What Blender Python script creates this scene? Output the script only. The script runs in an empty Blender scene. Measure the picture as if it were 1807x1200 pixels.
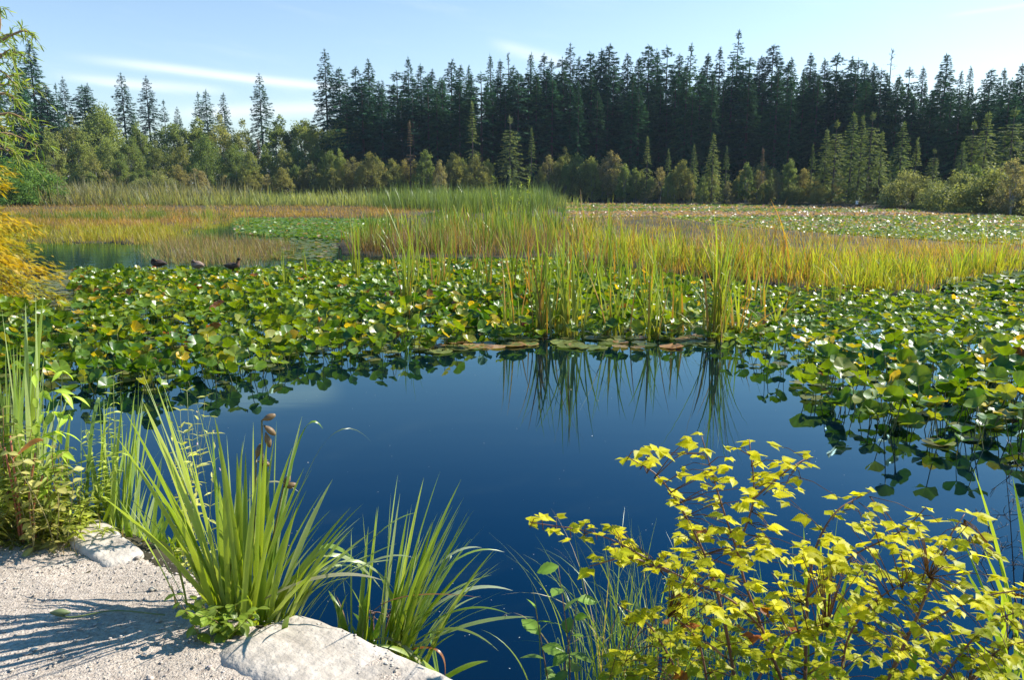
import bpy, math
import numpy as np
from mathutils import Vector, Matrix
R = math.radians
rng = np.random.default_rng(11)
U = lambda a, b, n=None: rng.uniform(a, b, n)
scene = bpy.context.scene
col = scene.collection

# ------------------------------------------------------------------ camera numbers
F, CX, CY, PITCH, CH = 1405.0, 903.5, 600.0, R(10.6), 2.1
cp, sp = math.cos(PITCH), math.sin(PITCH)
def ray(px, py):
    u = (np.asarray(px, float) - CX) / F; v = (CY - np.asarray(py, float)) / F
    return np.stack([u + 0 * v, cp + v * sp + 0 * u, -sp + v * cp + 0 * u], -1)
def G(px, py, z=0.0):
    d = ray(px, py); t = (z - CH) / d[..., 2]
    return d * t[..., None] + np.array([0, 0, CH])
def P(px, py, Y):
    d = ray(px, py); t = np.asarray(Y) / d[..., 1]
    return d * t[..., None] + np.array([0, 0, CH])
def proj(p):
    p = np.asarray(p, float); q = p - np.array([0, 0, CH])
    zc = q[..., 1] * cp - q[..., 2] * sp; yc = q[..., 1] * sp + q[..., 2] * cp
    return CX + F * q[..., 0] / zc, CY - F * yc / zc, zc

# ------------------------------------------------------------------ mesh helpers
class Geo:
    def __init__(s): s.V = []; s.F = []; s.C = []; s.n = 0
    def add(s, V, Fs, C):
        V = np.asarray(V, float).reshape(-1, 3)
        C = np.broadcast_to(np.asarray(C, float), (len(V), 3))
        s.V.append(V); s.C.append(C)
        for f in Fs: s.F.append(np.asarray(f, int) + s.n)
        s.n += len(V)
        return s
    def mesh(s, name, mat, smooth=True):
        V = np.concatenate(s.V).astype(np.float32); C = np.concatenate(s.C).astype(np.float32)
        me = bpy.data.meshes.new(name)
        loops = np.concatenate([f.ravel() for f in s.F]).astype(np.int32)
        tot = np.concatenate([np.full(len(f), f.shape[1]) for f in s.F])
        start = np.concatenate([[0], np.cumsum(tot)[:-1]]).astype(np.int32)
        me.vertices.add(len(V)); me.vertices.foreach_set('co', V.ravel())
        me.loops.add(len(loops)); me.loops.foreach_set('vertex_index', loops)
        me.polygons.add(len(tot)); me.polygons.foreach_set('loop_start', start)
        me.update(calc_edges=True)
        me.polygons.foreach_set('use_smooth', np.full(len(tot), smooth))
        ca = me.color_attributes.new('Col', 'FLOAT_COLOR', 'POINT')
        ca.data.foreach_set('color', np.concatenate([C, np.ones((len(C), 1), np.float32)], 1).ravel())
        me.materials.append(mat)
        me.update()
        return me
def link(name, data, parent=None, loc=None, rotz=None, scale=None):
    o = bpy.data.objects.new(name, data); col.objects.link(o)
    if parent is not None: o.parent = parent
    if loc is not None: o.location = [float(c) for c in loc]
    if rotz is not None: o.rotation_euler = (0, 0, float(rotz))
    if scale is not None: o.scale = (float(scale),) * 3 if np.isscalar(scale) else [float(c) for c in scale]
    return o
LAB = []
def tag(o, label, cat, group=None, at=None):
    o['label'] = label; o['category'] = cat
    if group: o['group'] = group
    LAB.append((o, label, float(proj(np.array(at if at is not None else o.location))[0])))
    return o
def thing(name, label, cat, loc=(0, 0, 0), group=None, rotz=None, scale=None, at=None):
    o = link(name, None, None, loc, rotz, scale); o.empty_display_size = .1
    return tag(o, label, cat, group, at)
def stuff(o): o['kind'] = 'stuff'; return o
def structure(o): o['kind'] = 'structure'; return o
NUM = ['zero', 'one', 'two', 'three', 'four', 'five', 'six', 'seven', 'eight', 'nine', 'ten', 'eleven', 'twelve', 'thirteen', 'fourteen', 'fifteen', 'sixteen', 'seventeen', 'eighteen', 'nineteen', 'twenty']
ORD = ['', 'leftmost', 'second', 'third', 'fourth', 'fifth', 'sixth', 'seventh', 'eighth', 'ninth', 'tenth', 'eleventh', 'twelfth', 'thirteenth', 'fourteenth', 'fifteenth', 'sixteenth', 'seventeenth', 'eighteenth', 'nineteenth', 'twentieth']
def finish_labels():
    g = {}
    for o, l, x in LAB: g.setdefault(l, []).append((x, o))
    for l, m in g.items():
        n = len(m)
        if n == 1: continue
        m.sort(key=lambda t: t[0])
        nn = NUM[n] if n <= 20 else str(n)
        for i, (x, o) in enumerate(m):
            if n == 2: e = 'left one of two' if i == 0 else 'right one of two'
            elif i == 0: e = 'leftmost of ' + nn
            elif i == n - 1: e = 'rightmost of ' + nn
            elif i < n / 2: e = (ORD[i + 1] if i < 20 else str(i + 1) + 'th') + ' from left of ' + nn
            else: e = (ORD[n - i] if n - i <= 20 else str(n - i) + 'th') + ' from right of ' + nn
            o['label'] = l + ', ' + e

def norm(v): return v / np.maximum(np.linalg.norm(v, axis=-1, keepdims=True), 1e-9)
def frames(d, n):
    x = norm(d); z = norm(n - x * np.sum(n * x, -1, keepdims=True)); y = np.cross(z, x)
    return np.stack([x, y, z], -1)
def scatter(T, Fs, pos, rot, scl, C, shade=None):
    N = len(pos); m = len(T); scl = np.asarray(scl, float)
    if scl.ndim == 1: scl = np.repeat(scl[:, None], 3, 1)
    V = np.einsum('nij,nmj->nmi', rot, T[None] * scl[:, None, :]) + pos[:, None]
    Cc = np.repeat(np.broadcast_to(C, (N, 3))[:, None], m, 1)
    if shade is not None: Cc = Cc * shade[None]
    o = (np.arange(N) * m)[:, None, None]
    return V.reshape(-1, 3), [(np.asarray(f)[None] + o).reshape(-1, np.asarray(f).shape[1]) for f in Fs], Cc.reshape(-1, 3)
def ribbons(L, W, wd, prof, C0, C1, fold=0.0):
    """L (N,K,3) centre lines, W (N,) widths, wd (N,3) width direction hint."""
    N, K, _ = L.shape
    t = norm(np.gradient(L, axis=1))
    w = wd[:, None] - t * np.sum(wd[:, None] * t, -1, keepdims=True); w = norm(w)
    nrm = np.cross(t, w)
    h = (W[:, None] * prof[None])[..., None] * .5
    s = np.linspace(0, 1, K)[None, :, None]
    cc = C0[:, None] * (1 - s) + C1[:, None] * s
    if fold:
        X = np.stack([L - w * h, L + nrm * h * fold, L + w * h], 2); a = 3
    else:
        X = np.stack([L - w * h, L + w * h], 2); a = 2
    cc = np.repeat(cc[:, :, None], a, 2)
    if fold: cc = cc * np.array([1, .86, 1])[None, None, :, None]
    idx = np.arange(N * K * a).reshape(N, K, a)
    q = [np.stack([idx[:, :-1, j], idx[:, :-1, j + 1], idx[:, 1:, j + 1], idx[:, 1:, j]], -1).reshape(-1, 4) for j in range(a - 1)]
    return X.reshape(-1, 3), q, cc.reshape(-1, 3)
def blades(base, az, th0, th1, L, W, C0, C1, K=4, pw=1.3, fold=0.0, twist=.9, iris=False):
    N = len(base); s = np.linspace(0, 1, K + 1)
    sm = (s[1:] + s[:-1]) / 2
    th = th0[:, None] + th1[:, None] * sm[None] ** pw
    st = (L / K)[:, None]
    hx = np.concatenate([np.zeros((N, 1)), np.cumsum(np.sin(th) * st, 1)], 1)
    hz = np.concatenate([np.zeros((N, 1)), np.cumsum(np.cos(th) * st, 1)], 1)
    C = base[:, None] + np.stack([hx * np.cos(az)[:, None], hx * np.sin(az)[:, None], hz], -1)
    ph = az + math.pi / 2 + U(-twist, twist, N)
    wd = np.stack([np.cos(ph), np.sin(ph), 0 * ph], -1)
    prof = np.clip(np.minimum(.8 + .5 * s, 1.25 * (1 - s ** 4) + .02), .04, 1) if iris else np.clip(.75 + .6 * s, 0, 1) * np.clip(1 - s ** 2.2, .05, 1)
    return ribbons(C, W, wd, prof, C0, C1, fold)
def bez(b, c, t, K):
    s = np.linspace(0, 1, K)[None, :, None]
    return b[:, None] * (1 - s) ** 2 + 2 * c[:, None] * s * (1 - s) + t[:, None] * s ** 2
def tube(pts, rad, n=6):
    pts = np.asarray(pts, float); rad = np.broadcast_to(np.asarray(rad, float), (len(pts),))
    t = norm(np.gradient(pts, axis=0)); up = np.array([.31, .77, .2])
    a = norm(np.cross(t, up)); b = np.cross(t, a)
    an = np.linspace(0, 2 * math.pi, n, endpoint=False)
    V = pts[:, None] + (a[:, None] * np.cos(an)[None, :, None] + b[:, None] * np.sin(an)[None, :, None]) * rad[:, None, None]
    k = len(pts); i = np.arange(k * n).reshape(k, n); j = np.roll(i, -1, 1)
    q = np.stack([i[:-1], j[:-1], j[1:], i[1:]], -1).reshape(-1, 4)
    return V.reshape(-1, 3), [q, i[0][::-1][None], i[-1][None]]
def smooth_path(pts, n=12):
    pts = np.asarray(pts, float); m = len(pts)
    if m == 2: return pts[0] + (pts[1] - pts[0]) * np.linspace(0, 1, n)[:, None]
    P0 = np.vstack([2 * pts[0] - pts[1], pts, 2 * pts[-1] - pts[-2]])
    out = []
    for x in np.linspace(0, m - 1, n):
        i = min(int(x), m - 2); t = x - i; a, b, c, d = P0[i:i + 4]
        out.append(.5 * ((2 * b) + (-a + c) * t + (2 * a - 5 * b + 4 * c - d) * t * t + (-a + 3 * b - 3 * c + d) * t ** 3))
    return np.array(out)
_k = np.random.default_rng(3).normal(size=(40, 3)); _ph = np.random.default_rng(4).uniform(0, 6.28, 40)
def wob(p, f, s=0, n=7):
    p = np.asarray(p, float); o = 0
    for i in range(n):
        k = _k[(i + s * 7) % 40]; o = o + np.sin(p @ (k * f * (1 + .45 * i)) + _ph[(i * 3 + s) % 40]) / (1 + .4 * i)
    return o / 3.0
def in_poly(x, y, poly):
    x = np.asarray(x); y = np.asarray(y); c = np.zeros(x.shape, bool); n = len(poly)
    for i in range(n):
        x0, y0 = poly[i]; x1, y1 = poly[(i + 1) % n]
        if y0 == y1: continue
        c ^= ((y0 > y) != (y1 > y)) & (x < (x1 - x0) * (y - y0) / (y1 - y0) + x0)
    return c
def pick(poly, n):
    poly = np.asarray(poly, float); lo, hi = poly.min(0), poly.max(0); o = np.zeros((0, 2))
    while len(o) < n:
        q = U(lo, hi, (n * 2, 2)); o = np.concatenate([o, q[in_poly(q[:, 0], q[:, 1], poly)]])
    return o[:n]
def mixc(a, b, t): t = np.asarray(t)[..., None]; return np.asarray(a) * (1 - t) + np.asarray(b) * t
def vary(c, n, v=.18, h=.08):
    c = np.broadcast_to(np.asarray(c, float), (n, 3)) * U(1 - v, 1 + v, (n, 1))
    return np.clip(c * (1 + U(-h, h, (n, 3))), .003, .95)

# ------------------------------------------------------------------ materials
def newmat(name):
    m = bpy.data.materials.new(name); m.use_nodes = True
    nt = m.node_tree; nt.nodes.clear()
    return m, nt, (lambda t, **k: mknode(nt, t, **k))
def mknode(nt, t, **k):
    n = nt.nodes.new(t)
    for a, b in k.items():
        if a.startswith('in_'): n.inputs[a[3:].replace('_', ' ')].default_value = b
        else: setattr(n, a, b)
    return n
def leaf_mat(name, trans=.45, rough=.4, spec=.4, tmul=(1.5, 1.45, .5), rand=0.0, ns=0.0, nscale=30.0, bump=0.0, bscale=60.0):
    m, nt, N = newmat(name); L = nt.links.new
    at = N('ShaderNodeAttribute', attribute_name='Col'); c = at.outputs['Color']
    if rand:
        oi = N('ShaderNodeObjectInfo'); mr = N('ShaderNodeMapRange'); mr.inputs['To Min'].default_value = 1 - rand; mr.inputs['To Max'].default_value = 1 + rand
        L(oi.outputs['Random'], mr.inputs['Value'])
        hs = N('ShaderNodeHueSaturation'); L(c, hs.inputs['Color']); L(mr.outputs['Result'], hs.inputs['Value'])
        m2 = N('ShaderNodeMapRange'); m2.inputs['To Min'].default_value = .5 + rand * .09; m2.inputs['To Max'].default_value = .5 - rand * .09
        L(oi.outputs['Random'], m2.inputs['Value']); L(m2.outputs['Result'], hs.inputs['Hue']); c = hs.outputs['Color']
    if ns:
        tc = N('ShaderNodeTexCoord'); nz = N('ShaderNodeTexNoise'); nz.inputs['Scale'].default_value = nscale; nz.inputs['Detail'].default_value = 3
        L(tc.outputs['Object'], nz.inputs['Vector'])
        mr = N('ShaderNodeMapRange'); mr.inputs['From Min'].default_value = .3; mr.inputs['From Max'].default_value = .7; mr.inputs['To Min'].default_value = 1 - ns; mr.inputs['To Max'].default_value = 1 + ns
        L(nz.outputs['Fac'], mr.inputs['Value'])
        mm = N('ShaderNodeMix', data_type='RGBA', blend_type='MULTIPLY'); mm.inputs[0].default_value = 1
        L(c, mm.inputs[6]); L(mr.outputs['Result'], mm.inputs[7]); c = mm.outputs[2]
    b = N('ShaderNodeBsdfPrincipled'); b.inputs['Roughness'].default_value = rough; b.inputs['Specular IOR Level'].default_value = spec
    L(c, b.inputs['Base Color'])
    if bump:
        tc = N('ShaderNodeTexCoord'); nz = N('ShaderNodeTexNoise'); nz.inputs['Scale'].default_value = bscale
        L(tc.outputs['Object'], nz.inputs['Vector']); bp = N('ShaderNodeBump'); bp.inputs['Strength'].default_value = bump; bp.inputs['Distance'].default_value = .004
        L(nz.outputs['Fac'], bp.inputs['Height']); L(bp.outputs['Normal'], b.inputs['Normal'])
    o = N('ShaderNodeOutputMaterial')
    if trans:
        t = N('ShaderNodeBsdfTranslucent'); mu = N('ShaderNodeMix', data_type='RGBA', blend_type='MULTIPLY'); mu.inputs[0].default_value = 1
        mu.inputs[7].default_value = (*tmul, 1); L(c, mu.inputs[6]); L(mu.outputs[2], t.inputs['Color'])
        mx = N('ShaderNodeMixShader'); mx.inputs[0].default_value = trans
        L(b.outputs[0], mx.inputs[1]); L(t.outputs[0], mx.inputs[2]); L(mx.outputs[0], o.inputs['Surface'])
    else: L(b.outputs[0], o.inputs['Surface'])
    return m
def noise_mat(name, stops, scale=4.0, detail=8, rough=.9, bump=.4, bscale=40.0, bdist=.02, spec=.3, stretch=None, second=None):
    m, nt, N = newmat(name); L = nt.links.new
    tc = N('ShaderNodeTexCoord'); src = tc.outputs['Object']
    if stretch:
        mp = N('ShaderNodeMapping'); mp.inputs['Scale'].default_value = stretch; L(src, mp.inputs['Vector']); src = mp.outputs[0]
    nz = N('ShaderNodeTexNoise'); nz.inputs['Scale'].default_value = scale; nz.inputs['Detail'].default_value = detail; nz.inputs['Roughness'].default_value = .65
    L(src, nz.inputs['Vector'])
    cr = N('ShaderNodeValToRGB'); e = cr.color_ramp.elements
    e[0].position, e[0].color = stops[0][0], (*stops[0][1], 1); e[1].position, e[1].color = stops[-1][0], (*stops[-1][1], 1)
    for p_, c_ in stops[1:-1]: x = e.new(p_); x.color = (*c_, 1)
    L(nz.outputs['Fac'], cr.inputs[0]); c = cr.outputs[0]
    if second:
        n2 = N('ShaderNodeTexNoise'); n2.inputs['Scale'].default_value = second[0]; n2.inputs['Detail'].default_value = 4; L(src, n2.inputs['Vector'])
        mr = N('ShaderNodeMapRange'); mr.inputs['From Min'].default_value = .35; mr.inputs['From Max'].default_value = .65; mr.inputs['To Min'].default_value = 1 - second[1]; mr.inputs['To Max'].default_value = 1 + second[1]
        L(n2.outputs['Fac'], mr.inputs['Value']); mm = N('ShaderNodeMix', data_type='RGBA', blend_type='MULTIPLY'); mm.inputs[0].default_value = 1
        L(c, mm.inputs[6]); L(mr.outputs[0], mm.inputs[7]); c = mm.outputs[2]
    b = N('ShaderNodeBsdfPrincipled'); b.inputs['Roughness'].default_value = rough; b.inputs['Specular IOR Level'].default_value = spec
    L(c, b.inputs['Base Color'])
    if bump:
        n3 = N('ShaderNodeTexNoise'); n3.inputs['Scale'].default_value = bscale; n3.inputs['Detail'].default_value = 6; L(src, n3.inputs['Vector'])
        bp = N('ShaderNodeBump'); bp.inputs['Strength'].default_value = bump; bp.inputs['Distance'].default_value = bdist
        L(n3.outputs['Fac'], bp.inputs['Height']); L(bp.outputs[0], b.inputs['Normal'])
    o = N('ShaderNodeOutputMaterial'); L(b.outputs[0], o.inputs['Surface'])
    return m
M_lily = leaf_mat('lily_leaf_green', .38, .36, .5, (1.75, 1.5, .3), ns=.18, nscale=14, bump=.25, bscale=35)
M_lilyfar = leaf_mat('lily_leaf_far', .35, .4, .5)
M_sedge = leaf_mat('sedge_blade', .5, .45, .35)
M_cattail = leaf_mat('cattail_blade', .36, .36, .45)
M_iris = leaf_mat('iris_blade', .42, .34, .45, (1.7, 1.6, .5), ns=.12, nscale=9)
M_shrub = leaf_mat('shrub_leaf_yellow', .55, .45, .22, (1.38, 1.33, .3), ns=.16, nscale=18)
M_weed = leaf_mat('weed_leaf', .45, .42, .4, (1.5, 1.5, .5), ns=.12, nscale=25)
M_conifer = leaf_mat('conifer_needles', .15, .8, .02, (1.2, 1.3, .6), rand=.28)
M_cedar = leaf_mat('cedar_sprays', .35, .65, .12, (1.4, 1.4, .6), rand=.22)
M_alder = leaf_mat('broadleaf_foliage', .42, .6, .12, (1.3, 1.3, .6), rand=.22)
M_willow = leaf_mat('willow_leaf', .5, .4, .4)
M_cypress = leaf_mat('yellow_needles', .45, .5, .3, (1.4, 1.2, .4))
M_bark = noise_mat('bark', [(.3, (.03, .024, .02)), (.7, (.13, .105, .085))], 3, stretch=(6, 6, 1), bump=.6, bscale=12)
M_palebark = noise_mat('pale_bark', [(.3, (.13, .12, .1)), (.7, (.38, .36, .32))], 3, stretch=(4, 4, 1), bump=.4, bscale=12)
M_stem = leaf_mat('stem', 0, .5, .35)
M_rock = noise_mat('pale_granite', [(.25, (.32, .27, .215)), (.5, (.42, .365, .30)), (.75, (.48, .425, .36))], 4, 8, .9, .8, 38, .014, .15, second=(14, .2))
M_gravel = noise_mat('gravel_path', [(.3, (.235, .185, .145)), (.5, (.41, .34, .27)), (.7, (.54, .455, .37))], 55, 9, .95, .9, 120, .012, .2, second=(3, .14))
M_pebble = leaf_mat('pebble', 0, .85, .25, ns=.2, nscale=90)
M_white = noise_mat('white_paint', [(.3, (.72, .72, .7)), (.7, (.82, .82, .8))], 6, bump=.1)
M_post = noise_mat('grey_post', [(.3, (.1, .09, .08)), (.7, (.2, .19, .17))], 6, bump=.2)
M_feather = leaf_mat('feather', 0, .7, .25, ns=.35, nscale=40)

# ------------------------------------------------------------------ terrain
EDGE = np.array([(-60, 22), (-14, 9), (-9, 6.6), (-5, 5.0), (-3, 4.3), (-2.2, 3.95), (-1.8, 3.7), (-1.4, 3.3), (-1.12, 2.95), (-.75, 2.85), (-.5, 2.7), (-.3, 2.45), (0, 2.15), (.6, 2.0), (1.2, 2.0), (2.5, 2.05), (5, 2.2), (9, 2.3), (60, 4)])
PATH = np.array([(-60, 20), (-9, 6.0), (-5, 4.5), (-2.6, 3.78), (-2.2, 3.70), (-1.8, 3.62), (-1.4, 3.3), (-1.12, 2.98), (-.75, 2.88), (-.5, 2.75), (-.3, 2.5), (0, 2.2), (1, 2.0), (9, 2.2)])
def gp(pts): return np.array([G(a, b, 0.0)[:2] for a, b in pts])
MARSH = [gp([(-900, 357), (-900, 432), (80, 428), (300, 431), (330, 408), (420, 386), (600, 384), (740, 380), (800, 368), (1000, 366), (1000, 357)]),
         gp([(275, 440), (285, 452), (300, 459), (420, 465), (480, 452), (520, 444), (505, 428), (470, 424), (300, 424)]),
         gp([(585, 430), (600, 448), (700, 456), (900, 455), (1010, 452), (1030, 400), (980, 368), (700, 385)]),
         gp([(1000, 385), (1000, 452), (1080, 468), (1200, 488), (1400, 511), (1500, 521), (1650, 517), (1720, 497), (1807, 478), (2300, 480), (2300, 452), (1807, 432), (1550, 420), (1300, 400), (1150, 380)])]
SHORE = np.array([(-600, 200), (-200, 150), (-100, 146), (-60, 144), (0, 144), (12, 146), (40, 117), (44, 102), (46, 87), (50, 75), (60, 66), (110, 60), (300, 50), (600, 30)], float)
def sstep(t): t = np.clip(t, 0, 1); return t * t * (3 - 2 * t)
def height(x, y):
    x = np.asarray(x, float); y = np.asarray(y, float)
    d = (np.interp(x, EDGE[:, 0], EDGE[:, 1]) - y) * .85
    h = -.6 + 1.02 * sstep((d + .5) / .55)
    q = np.stack([x, y, 0 * x], -1)
    s = y - np.interp(x, SHORE[:, 0], SHORE[:, 1]) + 2 * wob(q, .05, 2)
    h = np.maximum(h, -.6 + .9 * sstep((s + 2) / 6) + 1.2 * sstep((s - 4) / 80) * (1 + .2 * wob(q, .06, 1)))
    for m in MARSH:
        h = np.where(in_poly(x, y, m), np.maximum(h, .05 + .03 * wob(q, 1.2, 1)), h)
    return h
rr = np.concatenate([[0.0], np.geomspace(.6, 3000, 250)])
aa = np.linspace(0, 2 * math.pi, 720, endpoint=False)
gx = rr[:, None] * np.cos(aa)[None]; gy = rr[:, None] * np.sin(aa)[None]
gz = height(gx, gy); gz[-60:] = np.where(rr[-60:, None] > 600, np.minimum(gz[-60:], 1.5), gz[-60:])
i = np.arange(gx.size).reshape(gx.shape); j = np.roll(i, -1, 1)
g = Geo(); g.add(np.stack([gx, gy, gz], -1), [np.stack([i[:-1], i[1:], j[1:], j[:-1]], -1).reshape(-1, 4)], (.1, .1, .05))
M_ground = noise_mat('marsh_soil', [(.3, (.022, .018, .012)), (.5, (.05, .042, .022)), (.7, (.09, .08, .035))], 1.4, 10, .95, .6, 12, .05, .2, second=(.15, .3))
structure(link('ground', g.mesh('ground', M_ground)))

# water: one still sheet
m, nt, N = newmat('pond_water'); L = nt.links.new
df = N('ShaderNodeBsdfDiffuse'); df.inputs['Color'].default_value = (.0006, .0035, .009, 1); gl = N('ShaderNodeBsdfGlossy'); gl.inputs['Color'].default_value = (.58, .92, 1, 1); gl.inputs['Roughness'].default_value = .012
fr = N('ShaderNodeFresnel'); fr.inputs['IOR'].default_value = 1.53; b = N('ShaderNodeMixShader'); L(fr.outputs[0], b.inputs[0]); L(df.outputs[0], b.inputs[1]); L(gl.outputs[0], b.inputs[2])
tc = N('ShaderNodeTexCoord'); mp = N('ShaderNodeMapping'); mp.inputs['Scale'].default_value = (.5, 2.2, 1); L(tc.outputs['Object'], mp.inputs['Vector'])
nz = N('ShaderNodeTexNoise'); nz.inputs['Scale'].default_value = 1.6; nz.inputs['Detail'].default_value = 3; L(mp.outputs[0], nz.inputs['Vector'])
sx = N('ShaderNodeSeparateXYZ'); L(tc.outputs['Object'], sx.inputs[0])
mr = N('ShaderNodeMapRange'); mr.inputs['From Min'].default_value = 13; mr.inputs['From Max'].default_value = 22; mr.inputs['To Min'].default_value = .012; mr.inputs['To Max'].default_value = .16; L(sx.outputs[1], mr.inputs['Value'])
bp = N('ShaderNodeBump'); bp.inputs['Distance'].default_value = .05; L(mr.outputs[0], bp.inputs['Strength']); L(nz.outputs['Fac'], bp.inputs['Height']); L(bp.outputs[0], gl.inputs['Normal']); L(bp.outputs[0], fr.inputs['Normal'])
o = N('ShaderNodeOutputMaterial'); L(b.outputs[0], o.inputs['Surface'])
wr = np.concatenate([[0.01], np.geomspace(2, 260, 24)]); wa = np.linspace(0, 2 * math.pi, 64, endpoint=False)
wx = wr[:, None] * np.cos(wa)[None]; wy = wr[:, None] * np.sin(wa)[None]; i = np.arange(wx.size).reshape(wx.shape); j = np.roll(i, -1, 1)
g = Geo(); g.add(np.stack([wx, wy, 0 * wx], -1), [np.stack([i[:-1], i[1:], j[1:], j[:-1]], -1).reshape(-1, 4)], (.02, .03, .05))
structure(link('water', g.mesh('water', m)))

# gravel path
xs = np.concatenate([np.arange(-8, -2.8, .12), np.arange(-2.8, .6, .022), np.arange(.6, 6, .12)]); ys = np.concatenate([np.arange(-5, 2.1, .12), np.arange(2.1, 4.0, .022), np.arange(4.0, 5.6, .12)])
X, Y = np.meshgrid(xs, ys, indexing='ij'); q = np.stack([X, Y, 0 * X], -1)
ed = np.interp(X, PATH[:, 0], PATH[:, 1]) + .05 * wob(q, 5, 1) - Y
Z = .435 + .012 * wob(q, 3, 2) + .006 * wob(q, 14, 3) + .004 * wob(q, 55, 1) + .003 * wob(q, 90, 4) - .16 * sstep(1 - ed / .10) * (ed < .1)
i = np.arange(X.size).reshape(X.shape); q4 = np.stack([i[:-1, :-1], i[1:, :-1], i[1:, 1:], i[:-1, 1:]], -1)
keep = (ed > -.05); kf = keep[:-1, :-1] & keep[1:, :-1] & keep[1:, 1:] & keep[:-1, 1:]
g = Geo(); g.add(np.stack([X, Y, Z], -1), [q4[kf]], (.4, .4, .4)); structure(link('path', g.mesh('path', M_gravel)))
# loose stones on the path
oc = np.array([[1, 0, 0], [-1, 0, 0], [0, 1, 0], [0, -1, 0], [0, 0, 1], [0, 0, -1], [.7, .7, .3], [-.7, .7, .3], [-.7, -.7, .3], [.7, -.7, .3]], float)
of = np.array([[6, 2, 4], [2, 7, 4], [7, 1, 4], [1, 8, 4], [8, 3, 4], [3, 9, 4], [9, 0, 4], [0, 6, 4], [0, 2, 6], [2, 1, 7], [1, 3, 8], [3, 0, 9]])
n = 9000; px = U(-2.9, .3, n); py = U(1.9, 4.0, n); e = np.interp(px, PATH[:, 0], PATH[:, 1]) - py
k = e > .02; px, py = px[k], py[k]; n = len(px)
a = U(0, 6.28, n); rot = np.zeros((n, 3, 3)); rot[:, 0, 0] = np.cos(a); rot[:, 0, 1] = -np.sin(a); rot[:, 1, 0] = np.sin(a); rot[:, 1, 1] = np.cos(a); rot[:, 2, 2] = 1
s = .0022 + .0055 * U(0, 1, n) ** 4 + .010 * (U(0, 1, n) > .993)
g = Geo(); g.add(*scatter(oc, [of], np.stack([px, py, .437 + s * .3 + .012 * wob(np.stack([px, py, 0 * px], -1), 3, 2)], -1), rot, np.stack([s * U(.8, 1.5, n), s * U(.7, 1.1, n), s * U(.5, .8, n)], -1), vary((.38, .325, .265), n, .3, .04)))
stuff(link('gravel', g.mesh('gravel', M_pebble)))
# edging rocks
def rock(name, label, c, dims, rotz, tilt, seed, k=4.5):
    n1, n2 = 60, 34
    th = np.linspace(0, 2 * math.pi, n1, endpoint=False); ph = np.linspace(-math.pi / 2 + .02, math.pi / 2 - .02, n2)
    T, H = np.meshgrid(th, ph); nn = np.stack([np.cos(H) * np.cos(T), np.cos(H) * np.sin(T), np.sin(H)], -1)
    r = (np.abs(nn) ** k).sum(-1) ** (-1 / k); V = nn * r[..., None] * np.array(dims)
    V = V + nn * (.016 * wob(V, 7, seed) + .006 * wob(V, 22, seed + 1) + .002 * wob(V, 80, seed + 2))[..., None]
    i = np.arange(n1 * n2).reshape(n2, n1); j = np.roll(i, -1, 1)
    g = Geo(); g.add(V, [np.stack([i[:-1], j[:-1], j[1:], i[1:]], -1).reshape(-1, 4), i[0][::-1][None], i[-1][None]], (.5, .5, .5))
    o = link(name, g.mesh(name, M_rock), None, c); o.rotation_euler = (tilt[0], tilt[1], rotz)
    tag(o, label, 'rock', 'edging rocks along the path')
rock('edging_rock', 'pale flat edging rock on the path behind the big iris clump', G(182, 975, .395), (.27, .10, .07), R(-40), (R(2), R(3)), 1, 5.5)
rock('edging_rock', 'large rounded pale rock at the water edge below the right iris clump', G(596, 1232, .32), (.46, .22, .125), R(-34), (R(-1), R(1)), 2, 6.5)
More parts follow.
